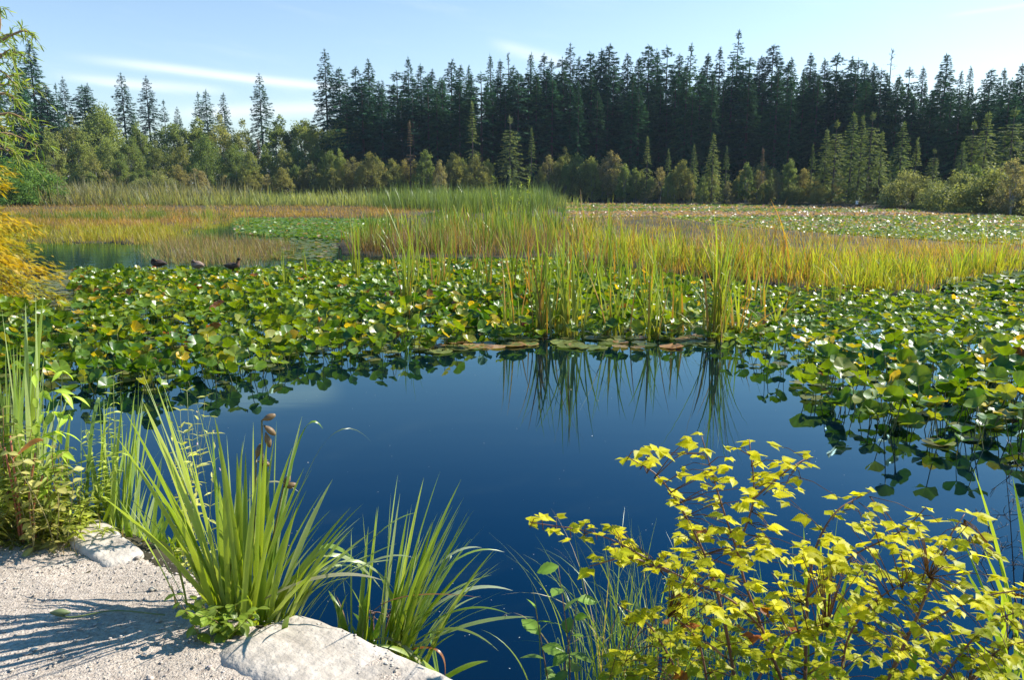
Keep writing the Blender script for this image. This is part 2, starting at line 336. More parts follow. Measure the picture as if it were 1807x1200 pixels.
# ------------------------------------------------------------------ trees
KITE = np.array([[0, 0, 0], [.45, .11, .02], [1, 0, -.06], [.45, -.11, .02],
                 [.15, .03, 0], [.5, .2, 0], [.72, .42, -.06], [.36, .24, 0],
                 [.15, -.03, 0], [.36, -.24, 0], [.72, -.42, -.06], [.5, -.2, 0]], float)
KITEF = [np.array([[0, 3, 2, 1], [4, 5, 6, 7], [8, 9, 10, 11]])]
def conifer(H, Rr, base, droop, gap, c0, c1, seed, flat=.85, bare=0.0, sprayk=1.0, mat=None):
    rg = np.random.default_rng(seed); pos = []; dr = []; nr = []; sc = []; cc = []
    z = base * H; trunk_lean = rg.uniform(-.01, .01, 2)
    limbs = []
    while z < H * .985:
        t = (z / H - base) / (1 - base)
        pr = (1 - t) ** flat * min(1, .55 + t * 3.0)
        nb = 6 if t < .85 else 4
        a0 = rg.uniform(0, 6.28)
        for b_ in range(nb):
            if rg.random() < gap: continue
            Lb = max(.22, Rr * pr * rg.uniform(.6, 1.18)); az = a0 + b_ * 6.28 / nb + rg.uniform(-.5, .5)
            el = (.55 * t - .25) + rg.uniform(-.12, .12)
            m = int(6 + Lb * 6.5); s = rg.uniform(.12, 1, m) ** .75; s[-1] = 1
            dh = np.array([math.cos(az), math.sin(az)])
            hz = math.tan(el) * Lb * s - droop * Lb * s ** 2 + droop * .45 * Lb * s ** 4
            p = np.stack([dh[0] * Lb * s, dh[1] * Lb * s, z + hz], -1)
            sd = np.where(rg.random(m) < .5, -1, 1) * rg.uniform(.25, 1.25, m); sd[-1] = 0
            d = np.stack([np.cos(az + sd), np.sin(az + sd), rg.uniform(-.75, .15, m) - droop * .4], -1)
            pos.append(p); dr.append(d); nr.append(np.stack([rg.normal(0, .45, m), rg.normal(0, .45, m), np.ones(m)], -1))
            sc.append(sprayk * rg.uniform(.55, 1.1, m) * (.30 + .105 * Lb)); f = rg.random()
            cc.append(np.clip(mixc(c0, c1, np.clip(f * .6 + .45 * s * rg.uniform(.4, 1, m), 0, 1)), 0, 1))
            if rg.random() < .25 and Lb > .8: limbs.append((az, Lb * .7, z, el, droop))
        z += (.26 + .010 * H * (1 - t)) * rg.uniform(.8, 1.2) * (1 + 2.5 * (rg.random() < gap * .25))
    m = 7; zz = H * np.linspace(.93, 1, m)
    pos.append(np.stack([0 * zz, 0 * zz, zz - .4], -1)); dr.append(np.stack([rg.normal(0, .25, m), rg.normal(0, .25, m), np.ones(m)], -1)); nr.append(rg.normal(size=(m, 3))); sc.append(np.full(m, .75)); cc.append(mixc(c0, c1, np.full(m, .5)))
    pos, dr, nr, sc, cc = map(np.concatenate, (pos, dr, nr, sc, cc))
    g = Geo(); g.add(*scatter(KITE, KITEF, pos, frames(dr, nr), sc, cc)); crown = g.mesh('conifer_crown', mat or M_conifer)
    g = Geo(); zz = np.linspace(-.4, H * .98, 9); r0 = .012 * H + .05
    g.add(*tube(np.stack([np.cumsum(rg.normal(0, .03, 9)) * .5, np.cumsum(rg.normal(0, .03, 9)) * .5, zz], -1), r0 * (1 - zz / H * .93).clip(.04, 1.2), 8), (.1, .08, .06))
    for az, l, z, el, dp in limbs + [(rg.uniform(0, 6.28), rg.uniform(.4, 1.3), rg.uniform(.12, max(.15, base)) * H, -.1, .1) for _ in range(14)]:
        s = np.linspace(0, 1, 4); g.add(*tube(np.stack([math.cos(az) * l * s, math.sin(az) * l * s, z + math.tan(el) * l * s - dp * l * s * s], -1), .035 * (1.15 - s), 4), (.1, .08, .06))
    return crown, g.mesh('conifer_trunk', M_bark), H
LEAF4 = np.array([[0, 0, 0], [.5, .34, .1], [1, 0, -.05], [.5, -.34, .1]], float); LEAF4F = [np.array([[0, 3, 2, 1]])]
def broadleaf(H, Rr, lo, seed, c0, c1, ncl, per, size, pale=False, bush=False, ntr=1, thin=.0):
    rg = np.random.default_rng(seed)
    u = rg.normal(size=(ncl, 3)); u = norm(u) * rg.uniform(.35, 1, (ncl, 1)) ** .5
    if bush: u[:, 2] = np.abs(u[:, 2])
    cz = lo if bush else (H + lo) / 2; hz = (H - lo) if bush else (H - lo) / 2
    asym = 1 + .22 * np.sin(np.arctan2(u[:, 1], u[:, 0]) * 2 + rg.uniform(0, 6)) + rg.uniform(-.15, .15, ncl)
    c = np.stack([u[:, 0] * Rr * asym, u[:, 1] * Rr * asym, cz + u[:, 2] * hz * rg.uniform(.8, 1.02, ncl)], -1)
    if not bush:
        c[:, :2] *= np.clip(1.05 - .6 * np.clip((c[:, 2:3] - cz) / hz, -1, 1), .3, 1.25); c[:, 2] += rg.normal(0, .05 * H, ncl) * (c[:, 2] > cz)
    cr = rg.uniform(.5, 1.05, ncl) * Rr * .27
    idx = np.repeat(np.arange(ncl), per); n = len(idx)
    off = norm(rg.normal(size=(n, 3))) * rg.uniform(.15, 1, (n, 1)) ** .6 * cr[idx][:, None] * np.array([1, 1, .72 if bush else 1.15])
    pos = c[idx] + off
    if bush: pos[:, 2] = np.abs(pos[:, 2]) + .03
    d = norm(rg.normal(size=(n, 3)) + off / cr[idx][:, None] * .8 + np.array([0, 0, -.25])); nr = rg.normal(size=(n, 3)) * .7 + np.array([0, 0, 1.0])
    f = np.clip(rg.random(ncl)[idx] * .55 + rg.random(n) * .45, 0, 1)
    g = Geo(); g.add(*scatter(LEAF4, LEAF4F, pos, frames(d, nr), size * rg.uniform(.6, 1.3, n), mixc(c0, c1, f) * rg.uniform(.85, 1.15, (n, 1)))); crown = g.mesh('broadleaf_crown', M_alder)
    g = Geo()
    for t_ in range(ntr):
        a = rg.uniform(0, 6.28); bx = np.array([math.cos(a), math.sin(a)]) * (.3 * Rr if ntr > 1 else .0)
        top = H * rg.uniform(.75, .92); zz = np.linspace(-.3, top, 8); s = np.linspace(0, 1, 8)
        tr = np.stack([bx[0] * (.5 + s * .9) + rg.normal(0, .06, 8) * s * Rr * .6, bx[1] * (.5 + s * .9) + rg.normal(0, .06, 8) * s * Rr * .6, zz], -1)
        r0 = (.011 * H + .02) / math.sqrt(ntr); g.add(*tube(tr, r0 * (1.05 - s * .9), 7), (.2, .2, .2))
        for kk in range(16 if not bush else 7):
            ci = c[rg.integers(ncl)]; st = tr[rg.integers(2 if not bush else 0, 7)]
            if ci[2] < st[2] - .3: continue
            s4 = np.linspace(0, 1, 5)[:, None]; mid = st + (ci - st) * s4 + np.array([0, 0, 1]) * (s4 * (1 - s4)) * .5
            g.add(*tube(mid, r0 * .38 * (1.1 - s4[:, 0]), 4), (.2, .2, .2))
    return crown, g.mesh('broadleaf_trunk', M_palebark if pale else M_bark), H
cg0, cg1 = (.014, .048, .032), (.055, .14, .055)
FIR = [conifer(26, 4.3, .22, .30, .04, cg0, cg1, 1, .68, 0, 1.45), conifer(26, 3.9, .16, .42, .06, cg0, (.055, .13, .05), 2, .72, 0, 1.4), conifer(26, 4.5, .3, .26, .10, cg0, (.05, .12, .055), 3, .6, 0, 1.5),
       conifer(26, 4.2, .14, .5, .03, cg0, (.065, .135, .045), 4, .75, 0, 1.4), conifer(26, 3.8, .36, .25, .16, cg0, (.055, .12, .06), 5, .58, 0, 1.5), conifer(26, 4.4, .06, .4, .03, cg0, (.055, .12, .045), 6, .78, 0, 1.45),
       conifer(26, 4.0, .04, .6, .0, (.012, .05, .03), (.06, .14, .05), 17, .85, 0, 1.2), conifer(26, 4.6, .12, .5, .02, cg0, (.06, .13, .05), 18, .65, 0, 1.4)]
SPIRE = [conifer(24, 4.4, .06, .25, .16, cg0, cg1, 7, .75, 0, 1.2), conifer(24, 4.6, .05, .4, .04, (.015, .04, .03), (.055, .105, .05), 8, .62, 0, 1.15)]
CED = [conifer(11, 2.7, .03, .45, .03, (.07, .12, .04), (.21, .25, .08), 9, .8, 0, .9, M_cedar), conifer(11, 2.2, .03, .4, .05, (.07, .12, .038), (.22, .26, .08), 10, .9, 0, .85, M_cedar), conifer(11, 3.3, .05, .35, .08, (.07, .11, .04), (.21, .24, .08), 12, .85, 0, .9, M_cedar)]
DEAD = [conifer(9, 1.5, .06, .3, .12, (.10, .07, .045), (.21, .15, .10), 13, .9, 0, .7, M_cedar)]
SPARSE = [conifer(24, 2.1, .5, .05, .6, (.02, .05, .04), (.06, .1, .07), 14, .5, 0, .6)]
ad0, ad1 = (0.130, 0.169, 0.052), (0.338, 0.364, 0.111)
ALD = [broadleaf(14, 3.0, 1.6, 21, ad0, ad1, 150, 75, .27, True, ntr=2), broadleaf(14, 2.5, 1.0, 22, ad0, (0.325, 0.364, 0.104), 140, 75, .27, True, ntr=3), broadleaf(14, 3.8, 1.4, 23, ad0, (0.299, 0.351, 0.104), 170, 75, .28, True), broadleaf(14, 2.7, .8, 24, (0.143, 0.169, 0.052), (0.377, 0.364, 0.117), 150, 70, .26, True, ntr=2)]
LOW = [broadleaf(7, 1.75, .3, 25, (0.130, 0.150, 0.052), (0.351, 0.338, 0.104), 150, 62, .19, ntr=3), broadleaf(7, 1.45, .2, 26, (0.117, 0.163, 0.052), (0.325, 0.364, 0.104), 140, 62, .19, True, ntr=3), broadleaf(7, 2.0, .2, 27, (0.143, 0.143, 0.052), (0.364, 0.325, 0.111), 150, 60, .19, ntr=4), broadleaf(7, 1.6, .3, 28, (0.169, 0.150, 0.072), (0.390, 0.338, 0.156), 90, 50, .19, True, ntr=4)]
BUSH = [broadleaf(4, 3.0, .1, 31, (0.117, 0.137, 0.052), (0.325, 0.325, 0.117), 150, 90, .16, bush=True, ntr=4), broadleaf(4, 2.6, .1, 32, (0.117, 0.143, 0.052), (0.338, 0.338, 0.117), 150, 85, .16, bush=True, ntr=4)]
WILB = [broadleaf(5, 3.4, .1, 33, (.06, .13, .025), (.20, .30, .06), 100, 150, .2, bush=True, ntr=3)]

def ground_z(x, y): return float(height(np.array([x]), np.array([y]))[0])
TREES = []
def tree(protos, name, px, ytop, D, label, cat='tree', group=None, wide=1.0, base=None, pk=None):
    pr = protos[int(rng.integers(len(protos))) if pk is None else pk]
    top = P(px, ytop, D); z0 = ground_z(top[0], top[1]) if base is None else base
    s = (top[2] - z0) / pr[2]
    o = thing(name, label, cat, (top[0], top[1], z0), group, U(0, 6.28), (s * wide, s * wide, s), at=(top[0], top[1], z0))
    link('crown', pr[0], o); link('trunk', pr[1], o)
    return o
# skyline conifers, tip positions read along the ridge line
sky_tips = [(25, 72), (50, 70), (-15, 95), (-60, 80), (97, 147), (110, 135), (145, 150), (153, 146), (213, 128), (257, 133), (288, 175), (312, 188), (349, 162), (362, 157), (393, 163), (457, 129), (573, 86), (598, 118),
            (627, 117), (650, 104), (668, 143), (700, 123), (720, 100), (742, 112), (762, 122), (797, 104), (812, 115), (827, 115), (865, 94), (883, 104), (905, 115), (937, 91), (960, 94), (973, 104), (992, 100), (1006, 77), (1022, 100), (1042, 90), (1062, 85), (1076, 77), (1108, 94), (1128, 100), (1145, 77), (1160, 86), (1178, 79), (1200, 92),
            (1220, 76), (1250, 94), (1271, 83), (1304, 53), (1324, 101), (1343, 98), (1366, 77), (1398, 101), (1432, 93), (1457, 101), (1479, 93), (1504, 99), (1516, 101), (1528, 108), (1544, 110), (1606, 118), (1630, 116), (1672, 93), (1697, 125), (1714, 116), (1751, 120), (1773, 120), (1805, 112), (1835, 118), (1870, 105), (1910, 115)]
def forest_D(px): return float(np.interp(px, [-100, 120, 480, 560, 700, 1000, 1300, 1560, 1807, 2000], [165, 185, 190, 172, 172, 168, 160, 142, 122, 115]))
def zone(px):
    for lim, w in [(75, 'behind green willow sprays'), (190, 'behind leftmost leafy trees'), (330, 'above the left leafy wood'), (420, 'left of the lone cedar'), (500, 'on the low left skyline'),
                   (610, 'beside the tall left spire'), (690, 'right of the tall left spire'), (780, 'above the grey snag'), (860, 'left of the big cedars'), (960, 'above the big cedars'), (1060, 'right of the big cedars'), (1170, 'above the brownish shrubs'),
                   (1260, 'left of the highest spire'), (1345, 'around the highest spire'), (1425, 'above the rusty conifer'), (1500, 'above lit young conifers'), (1580, 'above the white nest box'), (1680, 'above first round bush'), (1745, 'near the forest right end')]:
        if px < lim: return w
    return 'at the right edge'
def shoreD(px): return float(np.interp(px, [-200, 900, 1000, 1200, 1300, 1450, 1540, 1650, 1720, 1807, 1950], [144, 144, 147, 130, 123, 114, 104, 88, 77, 66, 56]))
for px, yt in sky_tips:
    D = forest_D(px) + U(-5, 10)
    if px in (213, 349, 362, 153): pk, w, lab = SPIRE, 1.0, 'dense pointed dark conifer '
    elif px in (573, 1304, 1006, 1220): pk, w, lab = SPIRE, .95, 'tall open spired conifer '
    elif px in (457, 257): pk, w, lab = SPIRE[1:], .95, 'dense pointed dark conifer '
    elif px in (288, 312, 393, 110, 97): pk, w, lab = SPIRE, .8, 'small slim dark conifer '
    else: pk, w, lab = FIR, U(.95, 1.35), 'dark skyline fir '
    o = tree(pk, 'conifer_tree', px, yt, D, lab + zone(px), 'conifer', 'dark conifers along the skyline', w)
tree(SPARSE, 'conifer_tree', 1575, 85, 140, 'thin half bare conifer top poking above the forest', 'conifer', 'dark conifers along the skyline')
tree(SPARSE, 'conifer_tree', 897, 93, 176, 'sparse see-through conifer top on the middle skyline', 'conifer', 'dark conifers along the skyline')
# second and third ranks filling the wall of the forest
for k in range(84):
    px = 610 + (1880 - 610) * (k + U(.1, .9)) / 84; yt = np.interp(px, [600, 900, 1300, 1560, 1807], [145, 125, 108, 125, 145]) + U(-8, 50)
    tree(FIR, 'conifer_tree', px, yt, forest_D(px) - U(3, 13), 'shorter front fir ' + zone(px), 'conifer', 'shorter firs in the front of the dark forest', U(1.0, 1.35))
for k in range(58):
    px = 600 + (1890 - 600) * (k + U(.1, .9)) / 58; yt = np.interp(px, [600, 900, 1300, 1807], [150, 125, 112, 140]) + U(-4, 45)
    tree(FIR[3:4] + FIR[5:], 'conifer_tree', px, yt, forest_D(px) + U(14, 28), 'dim inner forest fir ' + zone(px), 'conifer', 'firs deep in the dark forest', U(1.0, 1.2))
for k in range(40):
    px = 560 + (1900 - 560) * (k + U(.1, .9)) / 40
    tree(FIR[5:], 'conifer_tree', px, np.interp(px, [560, 900, 1300, 1807], [225, 215, 205, 225]) + U(-18, 22), forest_D(px) + U(-2, 12), 'low understory fir ' + zone(px), 'conifer', 'low firs under the dark forest', U(1.4, 1.9))
for k in range(34):
    px = 90 + (620 - 90) * (k + U(.1, .9)) / 34
    tree(LOW, 'bush', px, U(288, 312), U(147, 152), 'leafy undergrowth bush ' + ('at foot of leafy wood, left half' if px < 350 else 'at foot of leafy wood, right half'), 'bush', 'bushes under the left wood', U(1.0, 1.4))
for px, yt, w in [(80, 150, 1.5), (30, 130, 1.6), (-40, 120, 1.6), (185, 190, 1.2), (235, 200, 1.1), (640, 190, 1.3), (610, 165, 1.3)]:
    tree(FIR[3:], 'conifer_tree', px, yt, forest_D(px) - 12, 'broad dark conifer ' + zone(px), 'conifer', 'broad conifers in the left wood', w)
# lit young conifers along the shore
front = [(900, 205, 140, CED, 'big broad cedar on the far shore, left one of the pair', 1.0, 2), (938, 226, 138, CED, 'tall narrow cedar on the far shore, right one of the pair', .75, 1),
         (722, 214, 138, DEAD, 'grey brown dead conifer snag standing on the far shore', .7, 0), (1143, 241, 120, CED, 'slim grey green conifer in the gap right of brownish shrubs', .75, 1), (1180, 262, 122, CED, 'low slim conifer beside the brownish shrubs', .8, 1),
         (1260, 236, 106, CED, 'bright green cone-shaped cedar on the right shore', .85, 0), (1283, 258, 104, CED, 'shorter olive cedar leaning on the bright green cedar', .75, 1), (1225, 256, 110, CED, 'small yellowish conifer left of the bright green cedar', .7, 0),
         (1347, 262, 108, DEAD, 'rusty brown dead conifer on the right shore', .75, 0), (1362, 300, 98, CED, 'short olive conifer below the rusty dead conifer', .9, 0), (1435, 255, 104, CED, 'yellow tinged conifer at left of the lit conifer group', .75, 1),
         (1460, 228, 104, CED, 'lit young conifer', .9, 0), (1478, 212, 106, CED, 'lit young conifer', 1, 2), (1508, 200, 108, CED, 'lit young conifer', .95, 0), (1524, 204, 106, CED, 'lit young conifer', .9, 1), (1541, 198, 104, CED, 'lit young conifer', .9, 2), (1558, 232, 101, CED, 'lit young conifer', .8, 0),
         (1595, 216, 101, CED, 'olive conifer behind the first big round bush', .95, 0), (1620, 243, 98, CED, 'olive conifer behind the first big round bush', .9, 1), (1650, 262, 96, CED, 'olive conifer behind the first big round bush', .9, 2), (1510, 294, 90, CED, 'small pale green sapling beside the white nest box', .6, 1), (1572, 290, 88, CED, 'small dark sapling left of the first big round bush', .5, 1),
         (1700, 250, 92, CED, 'olive conifer between the two big round bushes', .9, 0), (1720, 215, 96, CED, 'tall olive conifer between the two big round bushes', 1, 2), (1745, 198, 94, CED, 'tall olive conifer near the right edge', 1, 0), (1792, 190, 92, CED, 'pale layered conifer at the right picture edge', 1.2, 2), (1850, 200, 90, CED, 'pale layered conifer at the right picture edge', 1.2, 2),
         (550, 284, 150, CED, 'small yellow green conifer at the foot of the tall left spire', .9, 0), (455, 246, 156, DEAD, 'brown conifer among leafy trees of the left wood', .75, 0), (238, 270, 156, CED, 'small dark conifer in front of the left leafy wood', .9, 1), (770, 152, 160, FIR, 'olive lit fir in front of the forest left of the cedars', .9, 3), (833, 180, 152, CED, 'blue green young conifer left of the cedars', .7, 1)]
for px, yt, D, pr, lab, w, pk in front:
    tree(pr, 'conifer_tree', px, yt, max(D, shoreD(px) + 4), lab + (' above the white nest box' if lab == 'lit young conifer' else ''), 'conifer', 'conifers along the far shore', w, pk=pk)
# leafy trees of the left wood
for px, yt, D, w in [(170, 182, 170, 1), (120, 205, 165, 1), (240, 215, 166, 1), (300, 206, 170, 1.1), (345, 207, 172, 1.1), (385, 202, 172, 1.1), (425, 212, 170, 1), (490, 203, 172, 1.1), (530, 200, 172, 1.1), (555, 210, 168, 1), (595, 205, 166, 1), (85, 225, 160, 1)]:
    tree(ALD, 'leafy_tree', px, yt, D, 'tall olive leafy tree at the back of left wood', 'tree', 'leafy trees of the left wood', w)
for px, yt, D, w in [(140, 228, 156, .9), (190, 240, 154, .9), (228, 236, 156, .9), (275, 248, 154, .9), (318, 244, 156, .9), (360, 236, 154, .9), (415, 252, 156, .9), (468, 255, 154, .8), (498, 250, 154, .9), (525, 252, 156, .8), (580, 258, 152, .8), (600, 262, 150, .9), (440, 260, 152, .8), (160, 262, 150, .9), (210, 268, 150, .9)]:
    tree(ALD, 'leafy_tree', px, yt, D, 'slender pale trunked tree in front of left wood', 'tree', 'leafy trees of the left wood', w)
for px, yt, D, w in [(625, 262, 148, 1), (652, 276, 146, .9), (690, 286, 144, 1), (670, 292, 142, 1), (745, 268, 146, 1), (760, 300, 140, 1), (780, 272, 146, .9), (805, 276, 144, 1), (835, 264, 144, 1), (865, 280, 142, .9), (968, 264, 136, 1), (990, 258, 135, 1), (1015, 256, 133, 1), (1045, 262, 131, 1.1), (1075, 268, 129, 1.1), (1100, 276, 127, 1), (1118, 290, 122, 1), (1000, 290, 128, 1), (1060, 295, 124, 1), (638, 285, 145, .9), (672, 268, 146, .8), (708, 275, 144, .9), (733, 290, 142, .9), (795, 296, 140, .9), (820, 285, 142, .8), (850, 295, 138, .9), (955, 285, 134, .9), (978, 278, 134, .8), (1030, 280, 130, .9), (1088, 288, 126, .9), (1048, 272, 132, .7), (1002, 268, 134, .7)]:
    tree(LOW + ALD[3:], 'leafy_tree', px + U(-6, 6), yt + U(-8, 16), max(D, shoreD(px) + U(1, 9)), 'brownish shrubby tree ' + ('left of the two big cedars' if px < 900 else 'right of the two big cedars'), 'tree', 'shrubby trees along the far shore', w)
for px, yt, D, w in [(1205, 282, 114, 1), (1165, 295, 116, 1), (1320, 286, 104, 1), (1340, 300, 100, 1), (1395, 280, 104, 1), (1420, 300, 98, 1), (1240, 310, 104, 1), (1300, 315, 100, 1), (1560, 312, 88, 1), (1790, 280, 88, 1.0), (1720, 290, 86, 1), (1130, 300, 120, 1), (1150, 312, 118, 1.1), (1182, 305, 118, 1), (1218, 315, 114, 1), (1285, 320, 106, 1.1), (1310, 302, 106, 1), (1375, 310, 100, 1), (1350, 318, 100, 1.1), (1440, 318, 98, 1.1), (1475, 322, 96, 1.1), (1535, 330, 92, 1.1)]:
    tree(LOW, 'leafy_tree', px, yt, max(D * 0, shoreD(px) + U(1, 6)), 'shrubby tree at the forest foot on the right shore', 'tree', 'shrubby trees along the right shore', w)
for px, yt, D, w in [(1345, 285, 136, 1.2), (1362, 296, 134, 1.2), (1380, 300, 132, 1.2), (1255, 300, 136, 1.2), (1195, 300, 138, 1.2), (1480, 305, 122, 1.2)]:
    tree(LOW, 'leafy_tree', px, yt, D, 'dim shrubby tree under the forest behind right shore belt', 'tree', 'shrubby trees along the right shore', w)
for px, yt, D, w, l in [(1608, 300, 80, 1.15, 'large rounded willow bush spilling to the water right of the nest box'), (1660, 318, 78, 1, 'low round bush right of the first large rounded bush'), (1700, 300, 77, 1.0, 'tall round bush with yellowish tops near the right edge'), (1760, 292, 76, 1.2, 'broad olive bush at the right edge of the shore'), (1830, 285, 74, 1.2, 'broad olive bush cut by the right picture edge'),
                        (1735, 335, 72, .9, 'low bush at the water in front of the broad olive bush'), (1630, 340, 77, .8, 'low dark bush at the water under the large rounded bush'), (1450, 330, 98, 1, 'low dim bush at the shore below the lit conifers'), (1400, 325, 98, 1, 'low dim bush at the shore right of the rusty conifer'), (250, 312, 140, 1, 'low pale bush in the reeds before the left wood'), (285, 305, 142, .9, 'round pale shrub in the reeds before the left wood')]:
    tree(BUSH, 'bush', px, yt, max(D, shoreD(px) + 2), l, 'bush', 'bushes along the shore', w)
tree(WILB, 'bush', 28, 268, 118, 'big bright green rounded willow bush left behind the yellow tree', 'bush', None, 1.35)
tree(WILB, 'bush', -30, 285, 110, 'bright green bush at the left picture edge behind the yellow tree', 'bush', None, 1.3)
for px, yt, D, w in [(1095, 342, 112, 2.2), (1140, 338, 110, 2.6), (1175, 345, 108, 2.2), (1230, 346, 100, 2), (1290, 345, 96, 2.2), (1330, 348, 94, 2.4), (1380, 350, 92, 2.4), (1430, 352, 90, 2.4), (1480, 352, 88, 2.2), (1025, 346, 124, 2)]:
    tree(LOW[2:], 'bush', px, yt, shoreD(px) + 1, 'low russet shrub mound on the right shoreline', 'bush', 'russet shrub mounds on the right shoreline', w, base=.2)

# white nest box on a thin post in the shallows
nb = G(1511.5, 369, 0.0); nb = P(1511.5, 367, 95.0); o = thing('nest_box', 'small white nest box on a thin post before the right shore', 'nest box', (nb[0], nb[1], 0.0))
def boxgeo(g, c, d, colr=(.5, .5, .5)):
    c = np.array(c); d = np.array(d) / 2; s = np.array([[x, y, z] for x in (-1, 1) for y in (-1, 1) for z in (-1, 1)], float)
    g.add(c + s * d, [np.array([[0, 1, 3, 2], [4, 6, 7, 5], [0, 4, 5, 1], [2, 3, 7, 6], [0, 2, 6, 4], [1, 5, 7, 3]])], colr); return g
g = Geo(); boxgeo(g, (0, 0, .78), (.2, .24, .36)); link('box_body', g.mesh('box_body', M_white, False), o)
g = Geo(); boxgeo(g, (0, -.02, .975), (.27, .33, .026)); link('roof', g.mesh('roof', M_white, False), o)
g = Geo(); g.add(*tube([(0, 0, -.6), (0, 0, .6)], .03, 8), (.2, .2, .2)); link('post', g.mesh('post', M_post), o)
g = Geo(); V, Fq = tube([(0, -.118, .82), (0, -.128, .82)], .04, 14); g.add(V, Fq, (.02, .02, .02)); link('entrance_hole', g.mesh('entrance_hole', M_post), o)

# ------------------------------------------------------------------ marsh grasses (stuff)
def grass(name, poly, n, hgt, wid, c_lo, c_hi, mat, lean=.25, K=3, tip=None, curve=.35, per=22, rad=.28, hvar=.28, hfun=None, feather=6):
    nc = max(3, n // per); q = pick(poly, nc) + rng.normal(0, 1, (nc, 2)) * np.array([feather * 2, feather * .18]); cb = G(q[:, 0], q[:, 1], 0.03); cds = np.maximum(1, cb[:, 1] / 45.0)
    ch = np.clip(1 + rng.normal(0, hvar, nc) + .22 * wob(cb, .3, 3), .3, 1.75); cf = np.clip(.5 + .5 * wob(cb, .22, 1) + rng.normal(0, .28, nc), 0, 1); cv = U(.72, 1.25, nc); claz = U(0, 6.28, nc)
    if hfun is not None: ch = ch * hfun(q[:, 0])
    ii = rng.integers(0, nc, n); off = rng.normal(0, 1, (n, 2)) * (rad * cds[ii])[:, None]; b = np.concatenate([cb[ii, :2] + off, np.zeros((n, 1))], 1)
    b[:, 2] = np.maximum(height(b[:, 0], b[:, 1]), -.06); ds = np.maximum(1, b[:, 1] / 30.0)
    f = np.clip(cf[ii] + U(-.3, .3, n), 0, 1); c1 = mixc(c_lo, c_hi, f) * (cv[ii] * U(.8, 1.2, n))[:, None]; c0 = c1 * np.array([.5, .44, .42])  # blade feet darker: brown thatch, plus shade among tufts put into the colour
    if tip is not None: k = U(0, 1, n) < tip[0] * (.4 + 1.2 * cf[ii]); c1[k] = vary(tip[1], k.sum(), .2); c0[k] = c1[k] * .55
    L = hgt * np.where(U(0, 1, n) < .06, U(1.0, 1.35, n), U(.3, 1.05, n)) * ch[ii]
    az = np.where(U(0, 1, n) < .6, np.arctan2(off[:, 1], off[:, 0]) + rng.normal(0, .6, n), U(0, 6.28, n))
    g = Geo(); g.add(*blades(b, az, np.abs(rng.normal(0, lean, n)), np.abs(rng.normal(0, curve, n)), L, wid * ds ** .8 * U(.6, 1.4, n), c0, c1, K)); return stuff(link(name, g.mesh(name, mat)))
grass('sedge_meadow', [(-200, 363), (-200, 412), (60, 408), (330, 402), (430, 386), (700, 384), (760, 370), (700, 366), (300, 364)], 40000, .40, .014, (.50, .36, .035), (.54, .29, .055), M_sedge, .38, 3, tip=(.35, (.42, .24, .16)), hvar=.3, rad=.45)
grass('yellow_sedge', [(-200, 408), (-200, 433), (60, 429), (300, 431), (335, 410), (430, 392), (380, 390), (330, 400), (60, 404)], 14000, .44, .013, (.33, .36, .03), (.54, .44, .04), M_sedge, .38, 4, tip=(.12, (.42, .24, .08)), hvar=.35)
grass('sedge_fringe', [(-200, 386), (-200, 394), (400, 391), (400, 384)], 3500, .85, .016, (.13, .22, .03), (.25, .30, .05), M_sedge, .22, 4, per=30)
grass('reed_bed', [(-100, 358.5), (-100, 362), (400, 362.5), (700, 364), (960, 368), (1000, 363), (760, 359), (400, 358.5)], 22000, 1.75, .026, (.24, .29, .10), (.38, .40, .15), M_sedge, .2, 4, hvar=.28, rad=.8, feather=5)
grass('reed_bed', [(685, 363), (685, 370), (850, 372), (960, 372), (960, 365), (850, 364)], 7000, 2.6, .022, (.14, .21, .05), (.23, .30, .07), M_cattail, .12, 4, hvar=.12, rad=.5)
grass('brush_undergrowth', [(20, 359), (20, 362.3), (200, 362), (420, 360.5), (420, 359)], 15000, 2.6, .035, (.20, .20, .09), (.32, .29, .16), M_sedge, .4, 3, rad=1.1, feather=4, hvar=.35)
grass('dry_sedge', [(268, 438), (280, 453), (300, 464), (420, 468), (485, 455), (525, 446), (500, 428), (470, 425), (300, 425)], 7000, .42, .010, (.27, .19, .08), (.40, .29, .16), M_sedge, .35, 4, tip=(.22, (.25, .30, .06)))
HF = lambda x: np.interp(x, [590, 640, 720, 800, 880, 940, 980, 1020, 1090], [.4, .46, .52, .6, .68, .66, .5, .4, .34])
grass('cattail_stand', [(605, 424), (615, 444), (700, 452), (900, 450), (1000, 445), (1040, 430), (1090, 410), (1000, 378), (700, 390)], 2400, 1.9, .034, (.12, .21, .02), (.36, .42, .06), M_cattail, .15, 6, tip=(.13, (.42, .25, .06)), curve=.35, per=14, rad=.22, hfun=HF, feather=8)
grass('cattail_stand', [(730, 415), (760, 438), (900, 438), (985, 428), (975, 382), (800, 388)], 900, 2.3, .034, (.11, .20, .02), (.32, .40, .06), M_cattail, .12, 6, tip=(.1, (.40, .26, .05)), curve=.3, per=14, rad=.2, hfun=HF)
grass('dry_stalks', [(610, 432), (640, 450), (900, 453), (1010, 448), (1010, 420), (800, 425)], 4200, .8, .014, (.22, .14, .07), (.33, .22, .12), M_sedge, .3, 4)
grass('sedge_meadow', [(1010, 387), (1010, 448), (1080, 464), (1200, 484), (1400, 505), (1500, 514), (1650, 510), (1720, 494), (1807, 475), (2000, 476), (2000, 450), (1807, 434), (1550, 424), (1300, 404), (1150, 384)], 22000, .41, .012, (.42, .38, .035), (.54, .33, .05), M_sedge, .42, 4, tip=(.28, (.44, .24, .13)), rad=.36, hvar=.42)
